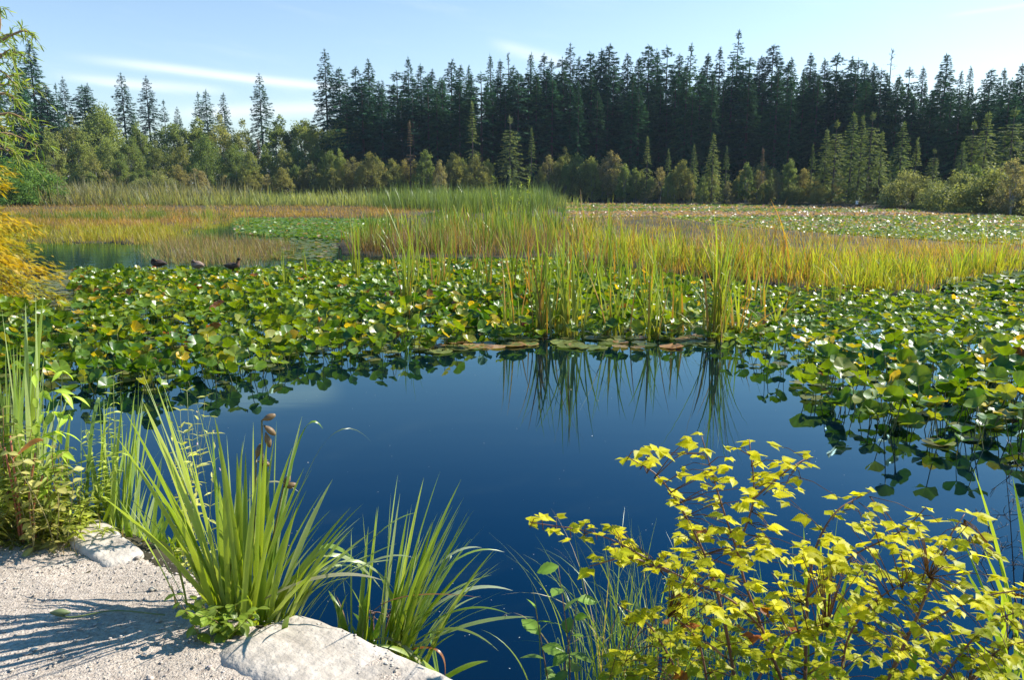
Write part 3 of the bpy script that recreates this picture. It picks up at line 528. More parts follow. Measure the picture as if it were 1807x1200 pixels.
grass('green_sedge', [(1010, 420), (1010, 452), (1200, 486), (1400, 507), (1520, 517), (1650, 513), (1720, 495), (1807, 477), (1900, 477), (1900, 458), (1700, 478), (1400, 478), (1200, 455)], 5200, .66, .02, (.22, .32, .03), (.42, .42, .045), M_sedge, .3, 5, per=30, rad=.2, hvar=.4)
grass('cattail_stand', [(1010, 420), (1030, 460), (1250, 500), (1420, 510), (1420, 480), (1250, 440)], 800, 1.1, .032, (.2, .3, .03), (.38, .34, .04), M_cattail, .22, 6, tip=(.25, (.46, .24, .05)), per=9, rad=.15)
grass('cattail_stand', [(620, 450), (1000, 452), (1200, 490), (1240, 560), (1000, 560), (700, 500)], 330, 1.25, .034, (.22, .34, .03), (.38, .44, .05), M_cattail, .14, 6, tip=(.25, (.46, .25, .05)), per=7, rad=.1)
# ------------------------------------------------------------------ water lilies
def lily_t(funnel, fold, wave, seed, na=20):
    rg = np.random.default_rng(seed); rs = np.array([.02, .4, .75, 1.0]); an = np.linspace(.16, 6.283 - .16, na)
    Rg, A = np.meshgrid(rs, an, indexing='ij'); lob = 1 + .10 * np.exp(-((A - .3) / .35) ** 2) + .10 * np.exp(-((A - 5.98) / .35) ** 2) + .025 * np.sin(A * 7 + seed)
    x = Rg * np.cos(A) * lob; y = Rg * np.sin(A) * lob * .96
    z = funnel * Rg ** 1.3 + fold * np.abs(y) * .9 + wave * np.sin(A * rg.integers(3, 6) + rg.uniform(0, 6)) * Rg ** 2 + .5 * wave * np.sin(A * 11 + seed) * Rg ** 3
    V = np.stack([x, y, z], -1).reshape(-1, 3); i = np.arange(4 * na).reshape(4, na)
    q = np.stack([i[:-1, :-1], i[1:, :-1], i[1:, 1:], i[:-1, 1:]], -1).reshape(-1, 4)
    vein = 1 + .16 * np.cos(A * 9 + .4) * (Rg > .3) + np.where(Rg > .95, rg.uniform(-.12, .15), 0) + np.where(Rg < .3, .25, 0)
    sh = np.stack([vein * np.where(Rg > .95, 1.12, 1), vein, vein * .95], -1).reshape(-1, 3)
    return V, [q], sh
LT = [lily_t(.5, .12, .08, 1), lily_t(.32, .3, .09, 2), lily_t(.62, .05, .1, 3), lily_t(.2, .5, .08, 4), lily_t(.12, .1, .12, 5), lily_t(.8, .1, .1, 6), lily_t(.4, -.25, .1, 7), lily_t(.3, .2, .16, 8), lily_t(.05, .02, .025, 9), lily_t(.03, .06, .02, 10)]
LILY = [gp([(-300, 540), (0, 505), (75, 490), (110, 478), (270, 474), (420, 479), (500, 472), (590, 466), (760, 462), (1000, 464), (1200, 496), (1420, 520), (1640, 526), (1740, 506), (1900, 494), (2100, 560), (2000, 800), (1807, 815), (1740, 822), (1640, 795), (1570, 785), (1500, 735), (1420, 715), (1390, 672), (1300, 655), (1262, 610), (1245, 602), (1000, 602), (850, 610), (770, 628), (640, 640), (510, 645), (455, 682), (330, 688), (250, 700), (130, 702), (0, 690), (-300, 730)])]
def area(p): x, y = p[:, 0], p[:, 1]; return abs(np.sum(x * np.roll(y, -1) - y * np.roll(x, -1))) / 2
A0 = area(LILY[0]); n = int(min(13000, A0 * 36)); pos = pick(LILY[0], n); print('lily area', A0, n)
# drop those under other marsh ground, thin the bed a little in patches
px, py, _ = proj(np.concatenate([pos, np.zeros((n, 1))], 1))
thin = wob(np.concatenate([pos, np.zeros((n, 1))], 1), .9, 5)
left_raft = (px < 130) & (py < 560)
k = (thin > -.75) | (U(0, 1, n) < .35); k &= ~((px > 1000) & (px < 1235) & (py < 500) & (U(0, 1, n) < .5)); k &= ~((py > 600) & (px > 1240) & (px < 1400) & (U(0, 1, n) < .55))
pos, px, py, thin, left_raft = pos[k], px[k], py[k], thin[k], left_raft[k]; n = len(pos)
rightbed = (px > 1230) & (py < 640); nearr = (px > 1380) & (py > 600)
edge = wob(np.concatenate([pos, np.zeros((n, 1))], 1), .6, 6)
hgt = np.where(U(0, 1, n) < .15, U(.0, .03, n), U(.04, .30, n)) * np.where(rightbed, .55, 1) * np.where(nearr, 1.35, 1) * (1 + .3 * edge)
hgt *= np.clip((py - 455) / 75, .3, 1) * np.where((py < 500) & (px < 520), .6, 1); hgt[left_raft] = .012; hgt = np.clip(hgt, .01, .45)
rad = U(.066, .120, n) * np.where(nearr, 1.02, 1.0) * np.where(rightbed, .85, 1)
flat = hgt < .03
kind = np.where(flat, rng.integers(8, 10, n), rng.integers(0, 8, n)); kind = np.where(rightbed & ~flat, rng.choice([0, 1, 3, 4, 7], n), kind)
tilt = np.where(flat, U(0, .05, n), np.abs(rng.normal(.5, .32, n)) * np.where(rightbed, .7, 1)); taz = U(0, 6.28, n); spin = U(0, 6.28, n)
u = U(0, 1, n); sick = u + .1 * edge
cL = mixc((.042, .115, .008), (.165, .24, .015), np.clip(.5 + .4 * edge + U(-.45, .45, n), 0, 1))
yel = sick < .035; bro = (sick > .035) & (sick < .05); cL[yel] = vary((.42, .33, .035), yel.sum(), .25); cL[bro] = vary((.20, .085, .03), bro.sum(), .25)
half = (sick > .05) & (sick < .18); cL[half] = vary((.22, .25, .03), half.sum(), .2)
fl = flat & ~yel; cL[fl] = vary((.17, .18, .055), fl.sum(), .3)
zn = np.stack([np.sin(tilt) * np.cos(taz), np.sin(tilt) * np.sin(taz), np.cos(tilt)], -1)
rot = frames(np.stack([np.cos(spin), np.sin(spin), 0 * spin], -1) + 1e-3, zn)
# frames() keeps x exactly, so rebuild with z exact
zz = norm(zn); xx = norm(np.stack([np.cos(spin), np.sin(spin), 0 * spin], -1) - zz * np.sum(np.stack([np.cos(spin), np.sin(spin), 0 * spin], -1) * zz, -1, keepdims=True)); rot = np.stack([xx, np.cross(zz, xx), zz], -1)
P3 = np.concatenate([pos, hgt[:, None]], 1)
px, py, zc = proj(P3); infr = (px > -10) & (px < 1817) & (py > 0)
score = np.where(infr & ~((px > 930) & (px < 1800) & (py > 760)) & ~((px < 130) & (py > 600)), rad / zc, 0); order = np.argsort(-score); near = np.zeros(n, bool); near[order[:300]] = True
g = Geo(); stk_b = []; stk_t = []
for kk in range(10):
    s_ = (~near) & (kind == kk)
    if s_.any(): g.add(*scatter(LT[kk][0], LT[kk][1], P3[s_], rot[s_], rad[s_], cL[s_], LT[kk][2]))
s_ = (~near) & ~flat; b_ = P3[s_].copy(); b_[:, 2] = -.05; b_[:, :2] += rng.normal(0, .05, (s_.sum(), 2)); N_ = s_.sum()
g.add(*ribbons(bez(b_, (b_ + P3[s_]) / 2 + rng.normal(0, .02, (N_, 3)), P3[s_], 4), np.full(N_, .008), np.tile([1., .2, 0], (N_, 1)), np.ones(4), vary((.10, .09, .03), N_), vary((.13, .13, .03), N_)))
stuff(link('lily_leaves', g.mesh('lily_leaves', M_lily)))
# the 300 largest in the picture: one object each, blade and stalk
def cname(i):
    if yel[i]: return 'yellow'
    if bro[i]: return 'brown withered'
    if half[i]: return 'yellow green'
    return 'deep green' if cL[i, 0] < .085 else 'bright green'
def pname(i):
    if flat[i]: return 'flat floating'
    if kind[i] in (3, 1): return 'folded'
    if kind[i] in (2, 5): return 'funnel shaped'
    if tilt[i] > .55: return 'steeply tilted'
    return 'cupped' if kind[i] == 0 else 'wavy'
def lzone(x, y):
    if x < 250: return 'near left bank plants'
    if x < 480: return 'behind big iris'
    if x < 700: return 'at left pond edge' if y > 590 else 'in left bed'
    if x < 960: return 'at middle pond edge' if y > 570 else 'in middle bed'
    if x < 1240: return 'below middle cattails'
    if x < 1420: return 'right of lone cattail'
    if x < 1600: return 'at right bed tip'
    return 'at far right'
for i_ in order[:300]:
    g = Geo(); T, Fq, sh = LT[kind[i_]]
    g.add((T * rad[i_]) @ rot[i_].T, Fq, cL[i_] * sh); me = g.mesh('lily_leaf_blade', M_lily)
    o = thing('lily_leaf', f'{cname(i_)} {pname(i_)} lily leaf {lzone(px[i_], py[i_])}', 'lily leaf', P3[i_], 'lily leaves on the pond')
    link('blade', me, o)
    if not flat[i_]:
        h = hgt[i_]; a = U(0, 6.28); e_ = .25 * h + .02
        g = Geo(); g.add(*tube(smooth_path([(0, 0, .004), (math.cos(a) * e_ * .3, math.sin(a) * e_ * .3, -h * .5), (math.cos(a) * e_, math.sin(a) * e_, -h - .1)], 6), .0045, 5), (.10, .10, .03)); link('stalk', g.mesh('lily_stalk', M_stem), o)
# raft of flat pads along the open edge
n = 70; q = np.stack([U(735, 1255, n), U(592, 613, n)], -1); q[:, 1] += np.interp(q[:, 0], [735, 850, 1250], [12, 3, 0]); b = G(q[:, 0], q[:, 1], .006); b[:, 2] = U(.004, .014, n); a = U(0, 6.28, n); zz2 = norm(np.stack([rng.normal(0, .03, n), rng.normal(0, .03, n), np.ones(n)], -1)); x2 = np.stack([np.cos(a), np.sin(a), 0 * a], -1); x2 = norm(x2 - zz2 * np.sum(x2 * zz2, -1, keepdims=True))
g = Geo(); cr_ = vary((.17, .20, .06), n, .35); k = U(0, 1, n) < .3; cr_[k] = vary((.38, .24, .11), k.sum(), .25); g.add(*scatter(LT[8][0], LT[8][1], b, np.stack([x2, np.cross(zz2, x2), zz2], -1), U(.10, .17, n), cr_, LT[8][2])); stuff(link('lily_pads', g.mesh('lily_pads', M_lily)))
# pink lily flower among the leaves
fc = G(926, 577, .06); o = thing('water_lily_flower', 'magenta water lily flower among the leaves at the middle pond edge', 'flower', fc)
PET = np.array([[0, 0, 0], [.45, .2, .12], [1, 0, .35], [.45, -.2, .12]], float)
g = Geo()
for ring, (nn_, el, ln) in enumerate([(9, .35, .085), (8, .8, .075), (6, 1.15, .06)]):
    a = np.arange(nn_) * 6.283 / nn_ + ring * .4; d = np.stack([np.cos(a) * np.cos(el), np.sin(a) * np.cos(el), np.full(nn_, math.sin(el))], -1)
    g.add(*scatter(PET, LEAF4F, np.zeros((nn_, 3)), frames(d, np.tile([0, 0, 1.], (nn_, 1))), np.full(nn_, ln), vary((.55, .03, .24), nn_)))
link('petals', g.mesh('lily_petals', M_weed), o)
g = Geo(); g.add(*tube([(0, 0, .01), (0, 0, .035)], [.014, .008], 8), (.6, .4, .03)); link('flower_centre', g.mesh('flower_centre', M_stem), o)
# far lily fields: small leaves that nobody could count
HEX = np.array([[0, 0, 0], [1, 0, .12], [.5, .87, .2], [-.5, .87, .1], [-1, 0, .15], [-.5, -.87, .22], [.5, -.87, .1]], float); HEXF = [np.array([[0, 1, 2], [0, 2, 3], [0, 3, 4], [0, 4, 5], [0, 5, 6]])]
def far_lilies(poly, n, r, c_lo, c_hi, pinkf, tl=.4, hz=.12):
    q = pick(poly, n); b = G(q[:, 0], q[:, 1], .02); b[:, 2] = U(.02, hz, n); ds = np.maximum(1, b[:, 1] / 35)
    tt = np.abs(rng.normal(.1, tl, n)); ta = U(0, 6.28, n); z_ = np.stack([np.sin(tt) * np.cos(ta), np.sin(tt) * np.sin(ta), np.cos(tt)], -1); sp_ = U(0, 6.28, n)
    x_ = np.stack([np.cos(sp_), np.sin(sp_), 0 * sp_], -1); x_ = norm(x_ - z_ * np.sum(x_ * z_, -1, keepdims=True)); rt = np.stack([x_, np.cross(z_, x_), z_], -1)
    c = mixc(c_lo, c_hi, U(0, 1, n)); band = np.clip(.5 + wob(b * np.array([.3, 1, 1]), .12, 3), 0, 1); k = U(0, 1, n) < pinkf * band * np.clip((b[:, 1] - 40) / 25, 0, 1.3) + .05
    c[k] = vary((.38, .23, .14), k.sum(), .25)
    g = Geo(); g.add(*scatter(HEX, HEXF, b, rt, r * ds ** .6 * U(.7, 1.3, n), c)); return stuff(link('lily_field', g.mesh('lily_field', M_lilyfar, True)))
far_lilies([(1000, 357.5), (1450, 363), (1650, 371), (1807, 383), (2200, 405), (2200, 450), (1807, 436), (1550, 420), (1300, 400), (1150, 382), (1000, 386)], 46000, .085, (.09, .15, .02), (.24, .28, .035), .8)
far_lilies([(410, 385), (600, 387), (700, 387), (690, 414), (600, 424), (500, 420), (415, 412)], 8000, .09, (.07, .15, .02), (.17, .24, .03), .1, .35)
far_lilies([(480, 420), (600, 424), (590, 452), (560, 462), (480, 455)], 500, .13, (.08, .13, .03), (.17, .17, .05), .3, .12, .04)
far_lilies([(1640, 500), (1740, 492), (1900, 470), (2000, 480), (1900, 505), (1700, 520)], 700, .13, (.07, .13, .02), (.17, .2, .04), .2, .35)

# ------------------------------------------------------------------ cattail clumps standing in the lily bed
def cattail(px, pyb, pyt, n, spread, label, dead=.2, heads=0, lean=.1, green=((.2, .31, .03), (.34, .42, .05)), bent=0):
    n = int(n * .95); b = G(px, pyb, 0.0); top = P(px, pyt, b[1]); H = top[2]
    o = thing('cattail_clump', label, 'cattail', b, 'cattail clumps in the lily bed')
    base = np.stack([rng.normal(0, spread, n), rng.normal(0, spread, n), np.full(n, -.1)], -1)
    c1 = mixc(green[0], green[1], U(0, 1, n)); k = U(0, 1, n) < dead; c1[k] = vary((.42, .22, .05), k.sum(), .25); c0 = mixc(c1, np.array([.34, .2, .05]), .45) * .8
    Ls = (H + .1) * np.clip(1 - np.abs(rng.normal(0, .28, n)), .35, 1); Ls[0] = H + .1
    g = Geo(); g.add(*blades(base, U(0, 6.28, n), np.abs(rng.normal(0, lean, n)), np.abs(rng.normal(0, .3, n)), Ls, U(.024, .042, n), c0, c1, 7, 1.8))
    if bent:
        bb = np.stack([rng.normal(0, spread, bent), rng.normal(0, spread, bent), np.full(bent, -.05)], -1); cb = vary((.30, .28, .10), bent, .3)
        g.add(*blades(bb, U(0, 6.28, bent), U(.3, .7, bent), U(1.2, 2.3, bent), H * U(.45, .8, bent), U(.009, .014, bent), cb, cb, 9, 1.3))
    link('foliage', g.mesh('cattail_foliage', M_cattail), o)
    for hh in range(heads):
        bx = rng.normal(0, spread * .6, 2); z1 = H * U(.82, .97); g = Geo(); l = rng.normal(0, .03, 2)
        g.add(*tube([(bx[0], bx[1], -.1), (bx[0] + l[0], bx[1] + l[1], z1 * .5), (bx[0] + l[0] * 2, bx[1] + l[1] * 2, z1)], .004, 5), (.2, .22, .06)); st = link('stem', g.mesh('cattail_stem', M_stem), o)
        g = Geo(); zz = np.linspace(z1 * .9, z1 * .9 + .16, 7); g.add(*tube(np.stack([np.full(7, bx[0] + l[0] * 2), np.full(7, bx[1] + l[1] * 2), zz], -1), [.005, .012, .013, .013, .013, .012, .004], 8), (.10, .045, .02)); link('seed_head', g.mesh('cattail_head', M_stem), o)
cattail(1262, 600, 358, 42, .09, 'tall lone cattail clump at the pond edge with one spike above all', .25, 0, .13, bent=12)
cattail(1295, 592, 470, 22, .1, 'short leaning cattail tuft touching the tall lone clump', .35, 0, .25, bent=8)
cattail(1195, 588, 470, 18, .12, 'thin cattail tuft left of the tall lone clump', .35, 0, .15, bent=14)
cattail(1150, 597, 440, 20, .14, 'leaning green cattail tuft between the middle bunch and lone clump', .2, 0, .22, bent=6)
cattail(1085, 594, 430, 16, .12, 'sparse cattail tuft right of the middle bunch', .3, 0, .14)
cattail(1003, 592, 368, 34, .13, 'dense bright cattail bunch in the middle of the lily bed', .15, 0, .12, bent=5)
cattail(962, 594, 400, 24, .1, 'upright cattail bunch just left of the dense bright bunch', .2, 0, .1)
cattail(905, 590, 430, 12, .08, 'thin cattail tuft above the magenta lily flower', .25, 0, .1)
cattail(855, 528, 405, 16, .08, 'narrow cattail tuft in front of the tall cattail stand', .3, 0, .08)
cattail(785, 510, 395, 9, .05, 'few slim cattail blades before the left half of the stand', .3, 0, .05)
cattail(720, 555, 395, 22, .055, 'slim upright cattail bunch left of centre in the lily bed', .2, 0, .05)
cattail(735, 520, 420, 9, .06, 'short cattail blades behind the slim upright bunch', .3, 0, .07)
cattail(630, 500, 365, 16, .06, 'slender cattail bunch left of the tall stand', .15, 0, .06)
cattail(540, 490, 430, 9, .06, 'small pale cattail tuft behind the left lily bed', .2, 0, .07)
cattail(505, 515, 430, 6, .04, 'three or four thin cattail blades in the left lily bed', .2, 0, .06)
cattail(480, 530, 462, 6, .04, 'lowest thin cattail blades in the left lily bed', .2, 0, .08)
cattail(372, 404, 334, 7, .05, 'lone cattail with a brown seed head in the orange sedge', .4, 1, .08)
cattail(437, 400, 352, 8, .1, 'pale cattail blades in the orange sedge right of seed head', .2, 0, .1)
cattail(1365, 575, 470, 10, .12, 'sparse bent cattail blades over the right lily bed', .2, 0, .45, bent=10)
cattail(1485, 540, 455, 12, .14, 'green cattail tuft at the front of the right sedge', .25, 0, .12)
cattail(1330, 540, 430, 14, .16, 'yellowing cattail tuft behind the tall lone clump', .4, 0, .12)
cattail(1100, 505, 395, 14, .14, 'yellow green cattail tuft in the sedge behind the middle bunch', .35, 0, .12)
cattail(1405, 525, 430, 10, .14, 'thin reddish cattail tuft in the right sedge', .6, 0, .1)
# specks of pollen and seed fluff afloat on the open water
n = 260; q = np.stack([U(300, 1500, n), U(640, 1200, n)], -1); b = G(q[:, 0], q[:, 1], .004); a = U(0, 6.28, n)
g = Geo(); g.add(*scatter(HEX, HEXF, b, frames(np.stack([np.cos(a), np.sin(a), 0 * a], -1), np.tile([0, 0, 1.], (n, 1))), U(.0012, .0035, n) * np.where(U(0, 1, n) < .05, 3, 1), vary((.45, .42, .36), n, .4))); stuff(link('floating_debris', g.mesh('floating_debris', M_pebble)))
# leafy willow sprouts rising behind the cattail stand
def sprout(px, pyb, pyt, Y, lean, label, n=46):
    b = P(px, pyb, Y); b[2] = .05; t = P(px + lean, pyt, Y); o = thing('willow_sprout', label, 'sapling', b, 'willow sprouts behind the cattail stand')
    d = t - b; path = smooth_path([(0, 0, 0), d * .5 + np.array([-.03, 0, 0]), d], 8); g = Geo(); g.add(*tube(path, np.linspace(.018, .005, 8), 5), (.2, .2, .07)); link('stem', g.mesh('sprout_stem', M_stem), o)
    s = U(.4, 1, n); p = d[None] * s[:, None]; a = U(0, 6.28, n); dd = np.stack([np.cos(a), np.sin(a), U(.3, 1.3, n)], -1)
    g = Geo(); g.add(*scatter(LEAF4 * np.array([1, .5, 1]), LEAF4F, p, frames(dd, rng.normal(size=(n, 3))), U(.10, .2, n), vary((.26, .32, .07), n))); link('leaves', g.mesh('sprout_leaves', M_willow), o)
sprout(905, 372, 300, 45, -6, 'tallest pale willow sprout above the cattail stand'); sprout(888, 372, 306, 45, -20, 'left leaning willow sprout above the cattail stand', 26); sprout(930, 374, 312, 45, 4, 'right willow sprout above the cattail stand'); sprout(915, 374, 322, 45, 4, 'shortest willow sprout between the two upright ones', 30)

# ------------------------------------------------------------------ ducks at the edge of the dry sedge
def duck(px, py, face, label, tuck=False, tone=(.12, .075, .05), breast=(.2, .09, .05)):
    b = G(px, py, .06); o = thing('duck', label, 'duck', b, 'ducks at the sedge edge', rotz=face)
    if not tuck: pts = [(-.27, 0, .10), (-.2, 0, .10), (-.08, 0, .10), (.06, 0, .10), (.14, 0, .13), (.17, 0, .2), (.19, 0, .27), (.225, 0, .295), (.25, 0, .29)]; rd = [.012, .05, .09, .095, .075, .042, .042, .042, .02]
    else: pts = [(-.26, 0, .10), (-.18, 0, .11), (-.06, 0, .12), (.08, 0, .12), (.15, 0, .13), (.15, .02, .19), (.10, .05, .215), (.05, .06, .205), (.03, .06, .2)]; rd = [.012, .055, .1, .1, .07, .045, .042, .035, .015]
    pa = smooth_path(pts, 30); ra = np.interp(np.linspace(0, 8, 30), range(9), rd); V, Fq = tube(pa, ra, 12); c = np.repeat(mixc(tone, breast, np.clip(np.linspace(-1.2, 1.6, 30), 0, 1)), 12, 0); c[-12 * 8:] = np.array(tone) * .5
    g = Geo(); g.add(V, Fq, c); link('body', g.mesh('duck_body', M_feather), o)
    e = np.array(pts[-1]); dv = norm(e - np.array(pts[-2])); g = Geo(); V, Fq = tube([e - dv * .01, e + dv * .03, e + dv * .055], [.013, .012, .006], 8); g.add(V, Fq, (.35, .17, .03)); link('bill', g.mesh('duck_bill', M_stem), o)
    for sgn in (-1, 1):
        V, Fq = tube(smooth_path([(.08, sgn * .085, .12), (-.06, sgn * .095, .12), (-.26, sgn * .03, .135)], 9), [.01, .03, .045, .05, .048, .04, .03, .018, .004], 8); V = V * np.array([1, .5, 1]) + np.array([0, sgn * .035, 0]); g = Geo(); g.add(V, Fq, np.array(tone) * 1.25); link('wing', g.mesh('duck_wing', M_feather), o)
    g = Geo(); g.add(*tube([(-.02, .03, -.02), (-.01, .03, .06)], .008, 5), (.4, .12, .03)); g.add(*tube([(-.02, -.03, -.02), (-.01, -.03, .06)], .008, 5), (.4, .12, .03)); link('legs', g.mesh('duck_legs', M_stem), o)
duck(280, 472, R(170), 'dark duck preening at the left tip of the dry sedge', True, (.06, .04, .03), (.09, .05, .035))
duck(349, 475, R(150), 'curled pale brown duck resting in the middle of three', True, (.26, .18, .13), (.22, .13, .09))
duck(411, 476, R(-20), 'upright brown duck with rusty breast right of the others', False, (.07, .05, .035), (.26, .11, .06))
b = G(272, 475, .05); o = thing('lily_leaf', 'red edged lily leaf standing below the preening duck', 'lily leaf', b, 'lily leaves on the pond'); T, Fq, sh = LT[3]
g = Geo(); g.add(T * .075 @ np.array(Matrix.Rotation(1.0, 3, 'X')).T, Fq, np.array((.42, .07, .04)) * sh); link('blade', g.mesh('lily_leaf_blade', M_lily), o); g = Geo(); g.add(*tube([(0, 0, 0), (0, 0, -.1)], .004, 5), (.1, .1, .03)); link('stalk', g.mesh('lily_stalk', M_stem), o)
# ------------------------------------------------------------------ foreground plants
IG = ((.13, .22, .02), (.28, .37, .05))
IPALE = (.36, .42, .22)
def more(n, knots, y0, w=(.5, .9), dz=(-.3, .3), span=170):
    r = []
    for x in U(knots[0], knots[-1], n): t = U(0, 1) ** 1.2; r.append((x, np.interp(x, knots, y0) + t * span, U(*dz), U(*w), U(.1, .9) if U(0, 1) < .35 else U(0, .15)))
    return r
def iris(label, base, tips, nfill, fillr, fillH, W=.026, loc_sp=(.12, .08), bent=(), dry=(), pods=False, fill_az=None, name='iris_clump', cat='iris', lean=.22):
    """base: world point; tips: (px, py, depth offset, width factor, pale)."""
    base = np.array(base, float); o = thing(name, label, cat, base, 'iris clumps on the bank')
    g = Geo(); n = len(tips)
    if n:
        tp = np.array([P(t[0], t[1], base[1] + t[2]) for t in tips]); off = tp - base; b = np.stack([np.clip(off[:, 0] * .22, -loc_sp[0] * 1.3, loc_sp[0] * 1.3) + rng.normal(0, loc_sp[0] * .25, n), rng.normal(0, loc_sp[1] * .6, n), np.full(n, -.08)], -1)
        hl = np.linalg.norm(off[:, :2], axis=1, keepdims=True) / np.maximum(off[:, 2:3], .05)
        ctrl = b + (off - b) * np.array([.42, .42, .56]); ctrl[:, 2] += .05 * hl[:, 0]
        pal = np.array([t[4] for t in tips])[:, None]; c1 = mixc(IG[0], IG[1], U(0, 1, n)) * (1 - pal) + np.array(IPALE) * pal; a = np.arctan2(off[:, 1], off[:, 0]); ph = a + math.pi / 2 + U(-.7, .7, n); wd = np.stack([np.cos(ph), np.sin(ph), 0 * ph], -1); wd[:, 0] += .8
        s = np.linspace(0, 1, 14); prof = np.clip(np.minimum(.85 + .4 * s, 1.3 * (1 - s ** 3.2) + .01), .02, 1)
        g.add(*ribbons(bez(b, ctrl, off, 14), 1.05 * W * np.array([t[3] for t in tips]), wd, prof, c1 * np.array([1.25, 1.12, .8]), c1, .18))
    if nfill:
        az = U(0, 6.28, nfill) if fill_az is None else U(*fill_az, nfill); bb = np.stack([rng.normal(0, loc_sp[0] * .8, nfill), rng.normal(0, loc_sp[1] * .8, nfill), np.full(nfill, -.08)], -1); c1 = mixc(IG[0], IG[1], U(0, 1, nfill))
        k = U(0, 1, nfill) < .06; c1[k] = vary((.40, .26, .10), k.sum())
        g.add(*blades(bb, az, np.abs(rng.normal(0, lean, nfill)), np.abs(rng.normal(0, .55, nfill)), fillH * U(.45, 1.0, nfill), W * U(.7, 1.3, nfill), c1 * np.array([1.25, 1.12, .8]), c1, 12, 2.0, .18, .9, True))
    for (bx, by), (cx, cy), (tx, ty), dz, wf, c in list(bent) + list(dry):
        q = [P(x, y, base[1] + d) - base for x, y, d in ((bx, by, 0), (cx, cy, dz * .5), (tx, ty, dz))]
        s = np.linspace(0, 1, 16); prof = np.clip(np.minimum(.85 + .4 * s, 1.3 * (1 - s ** 3) + .01), .03, 1); ctrl = 2 * q[1] - .5 * (q[0] + q[2])
        g.add(*ribbons(bez(q[0][None], ctrl[None], q[2][None], 16), np.array([W * wf]), np.array([[.3, .8, .3]]), prof, np.array([c]) * .9, np.array([c]), .12))
    link('foliage', g.mesh('iris_foliage', M_iris), o)
    if pods:
        for (x0, y0), (x1, y1), pl in pods:
            a = P(x0, y0, base[1] + .05) - base; c = P(x1, y1, base[1] + .05) - base; g = Geo(); g.add(*tube(smooth_path([a, a * .5 + c * .5 + np.array([.015, 0, 0]), c], 10), np.linspace(.006, .004, 10), 6), (.20, .17, .06)); st = link('flower_stalk', g.mesh('iris_stalk', M_stem), o)
            for dx, dz_, L_, an in pl:
                p0 = c + np.array([dx * .3, 0, dz_]); dv = np.array([math.sin(an), .2, math.cos(an)]); s = np.linspace(0, 1, 8); g = Geo(); g.add(*tube(p0 + dv * (s * L_)[:, None], .0025 + .011 * np.sin(np.pi * np.clip(s * 1.05 - .1, 0, 1)) ** .8, 7), (.16, .10, .045)); link('seed_pod', g.mesh('iris_pod', M_stem), st)
    return o
bA = P(425, 1098, 2.98); bA[2] = .34
iris('big fanning iris clump at the path edge with dry seed pods', bA,
     [(263, 612, .1, .45, .3), (248, 648, .05, .8, .8), (252, 668, 0, .8, .7), (255, 713, -.1, 1.1, .8), (222, 728, -.25, 1.1, 0), (205, 770, -.3, .9, .1), (174, 872, -.35, 1.1, .1), (188, 840, -.1, .7, .3), (290, 690, .1, .7, .5), (310, 742, .2, .8, .2), (330, 760, 0, .7, .3), (345, 705, .15, .6, .2), (362, 742, 0, .8, 0), (385, 790, -.1, .9, 0), (400, 768, .1, .7, .5), (418, 800, -.1, .9, .1), (433, 765, .1, .8, .8), (447, 745, .15, .6, .7), (470, 800, 0, .7, .1), (488, 742, .1, .5, .2), (533, 735, .1, .9, .7), (516, 790, -.05, 1.0, 0), (587, 846, .1, 1.1, .8), (541, 866, -.1, .9, 0), (572, 918, 0, .6, .2), (642, 888, .1, .9, .1), (625, 930, .15, .7, .2), (662, 935, .2, .6, .5), (560, 985, -.1, .6, 0), (235, 800, -.2, 1.0, .1), (270, 850, -.25, 1.1, 0), (300, 880, -.3, .9, 0), (600, 960, .1, .6, .1)] + more(48, [180, 215, 260, 330, 440, 540, 640], [830, 730, 640, 690, 750, 790, 890]) + more(18, [560, 620, 700], [880, 890, 960], dz=(0, .4), span=120),
     12, (0, 0), .5, .027, (.17, .08), bent=[((470, 1085), (520, 800), (570, 757), .1, .8, (.16, .26, .03)), ((430, 1080), (560, 1020), (676, 1025), -.1, .8, (.42, .40, .26)), ((400, 1080), (440, 880), (527, 868), .05, .45, (.38, .36, .2)), ((330, 1070), (290, 960), (232, 1015), -.15, .5, (.25, .28, .1)), ((470, 1100), (560, 800), (655, 780), .4, .2, (.10, .14, .05))],
     pods=[((452, 1080), (462, 742), [(.0, -.0, .055, 1.2), (.02, -.02, .06, 2.4), (.04, -.05, .065, 3.0)]), ((430, 1070), (452, 810), [(0, 0, .06, .3), (.02, -.01, .05, 2.0)]), ((440, 1080), (500, 860), [(0, 0, .05, 1.4), (0, 0, .05, .5)])])
bB = P(652, 1150, 3.10); bB[2] = .08
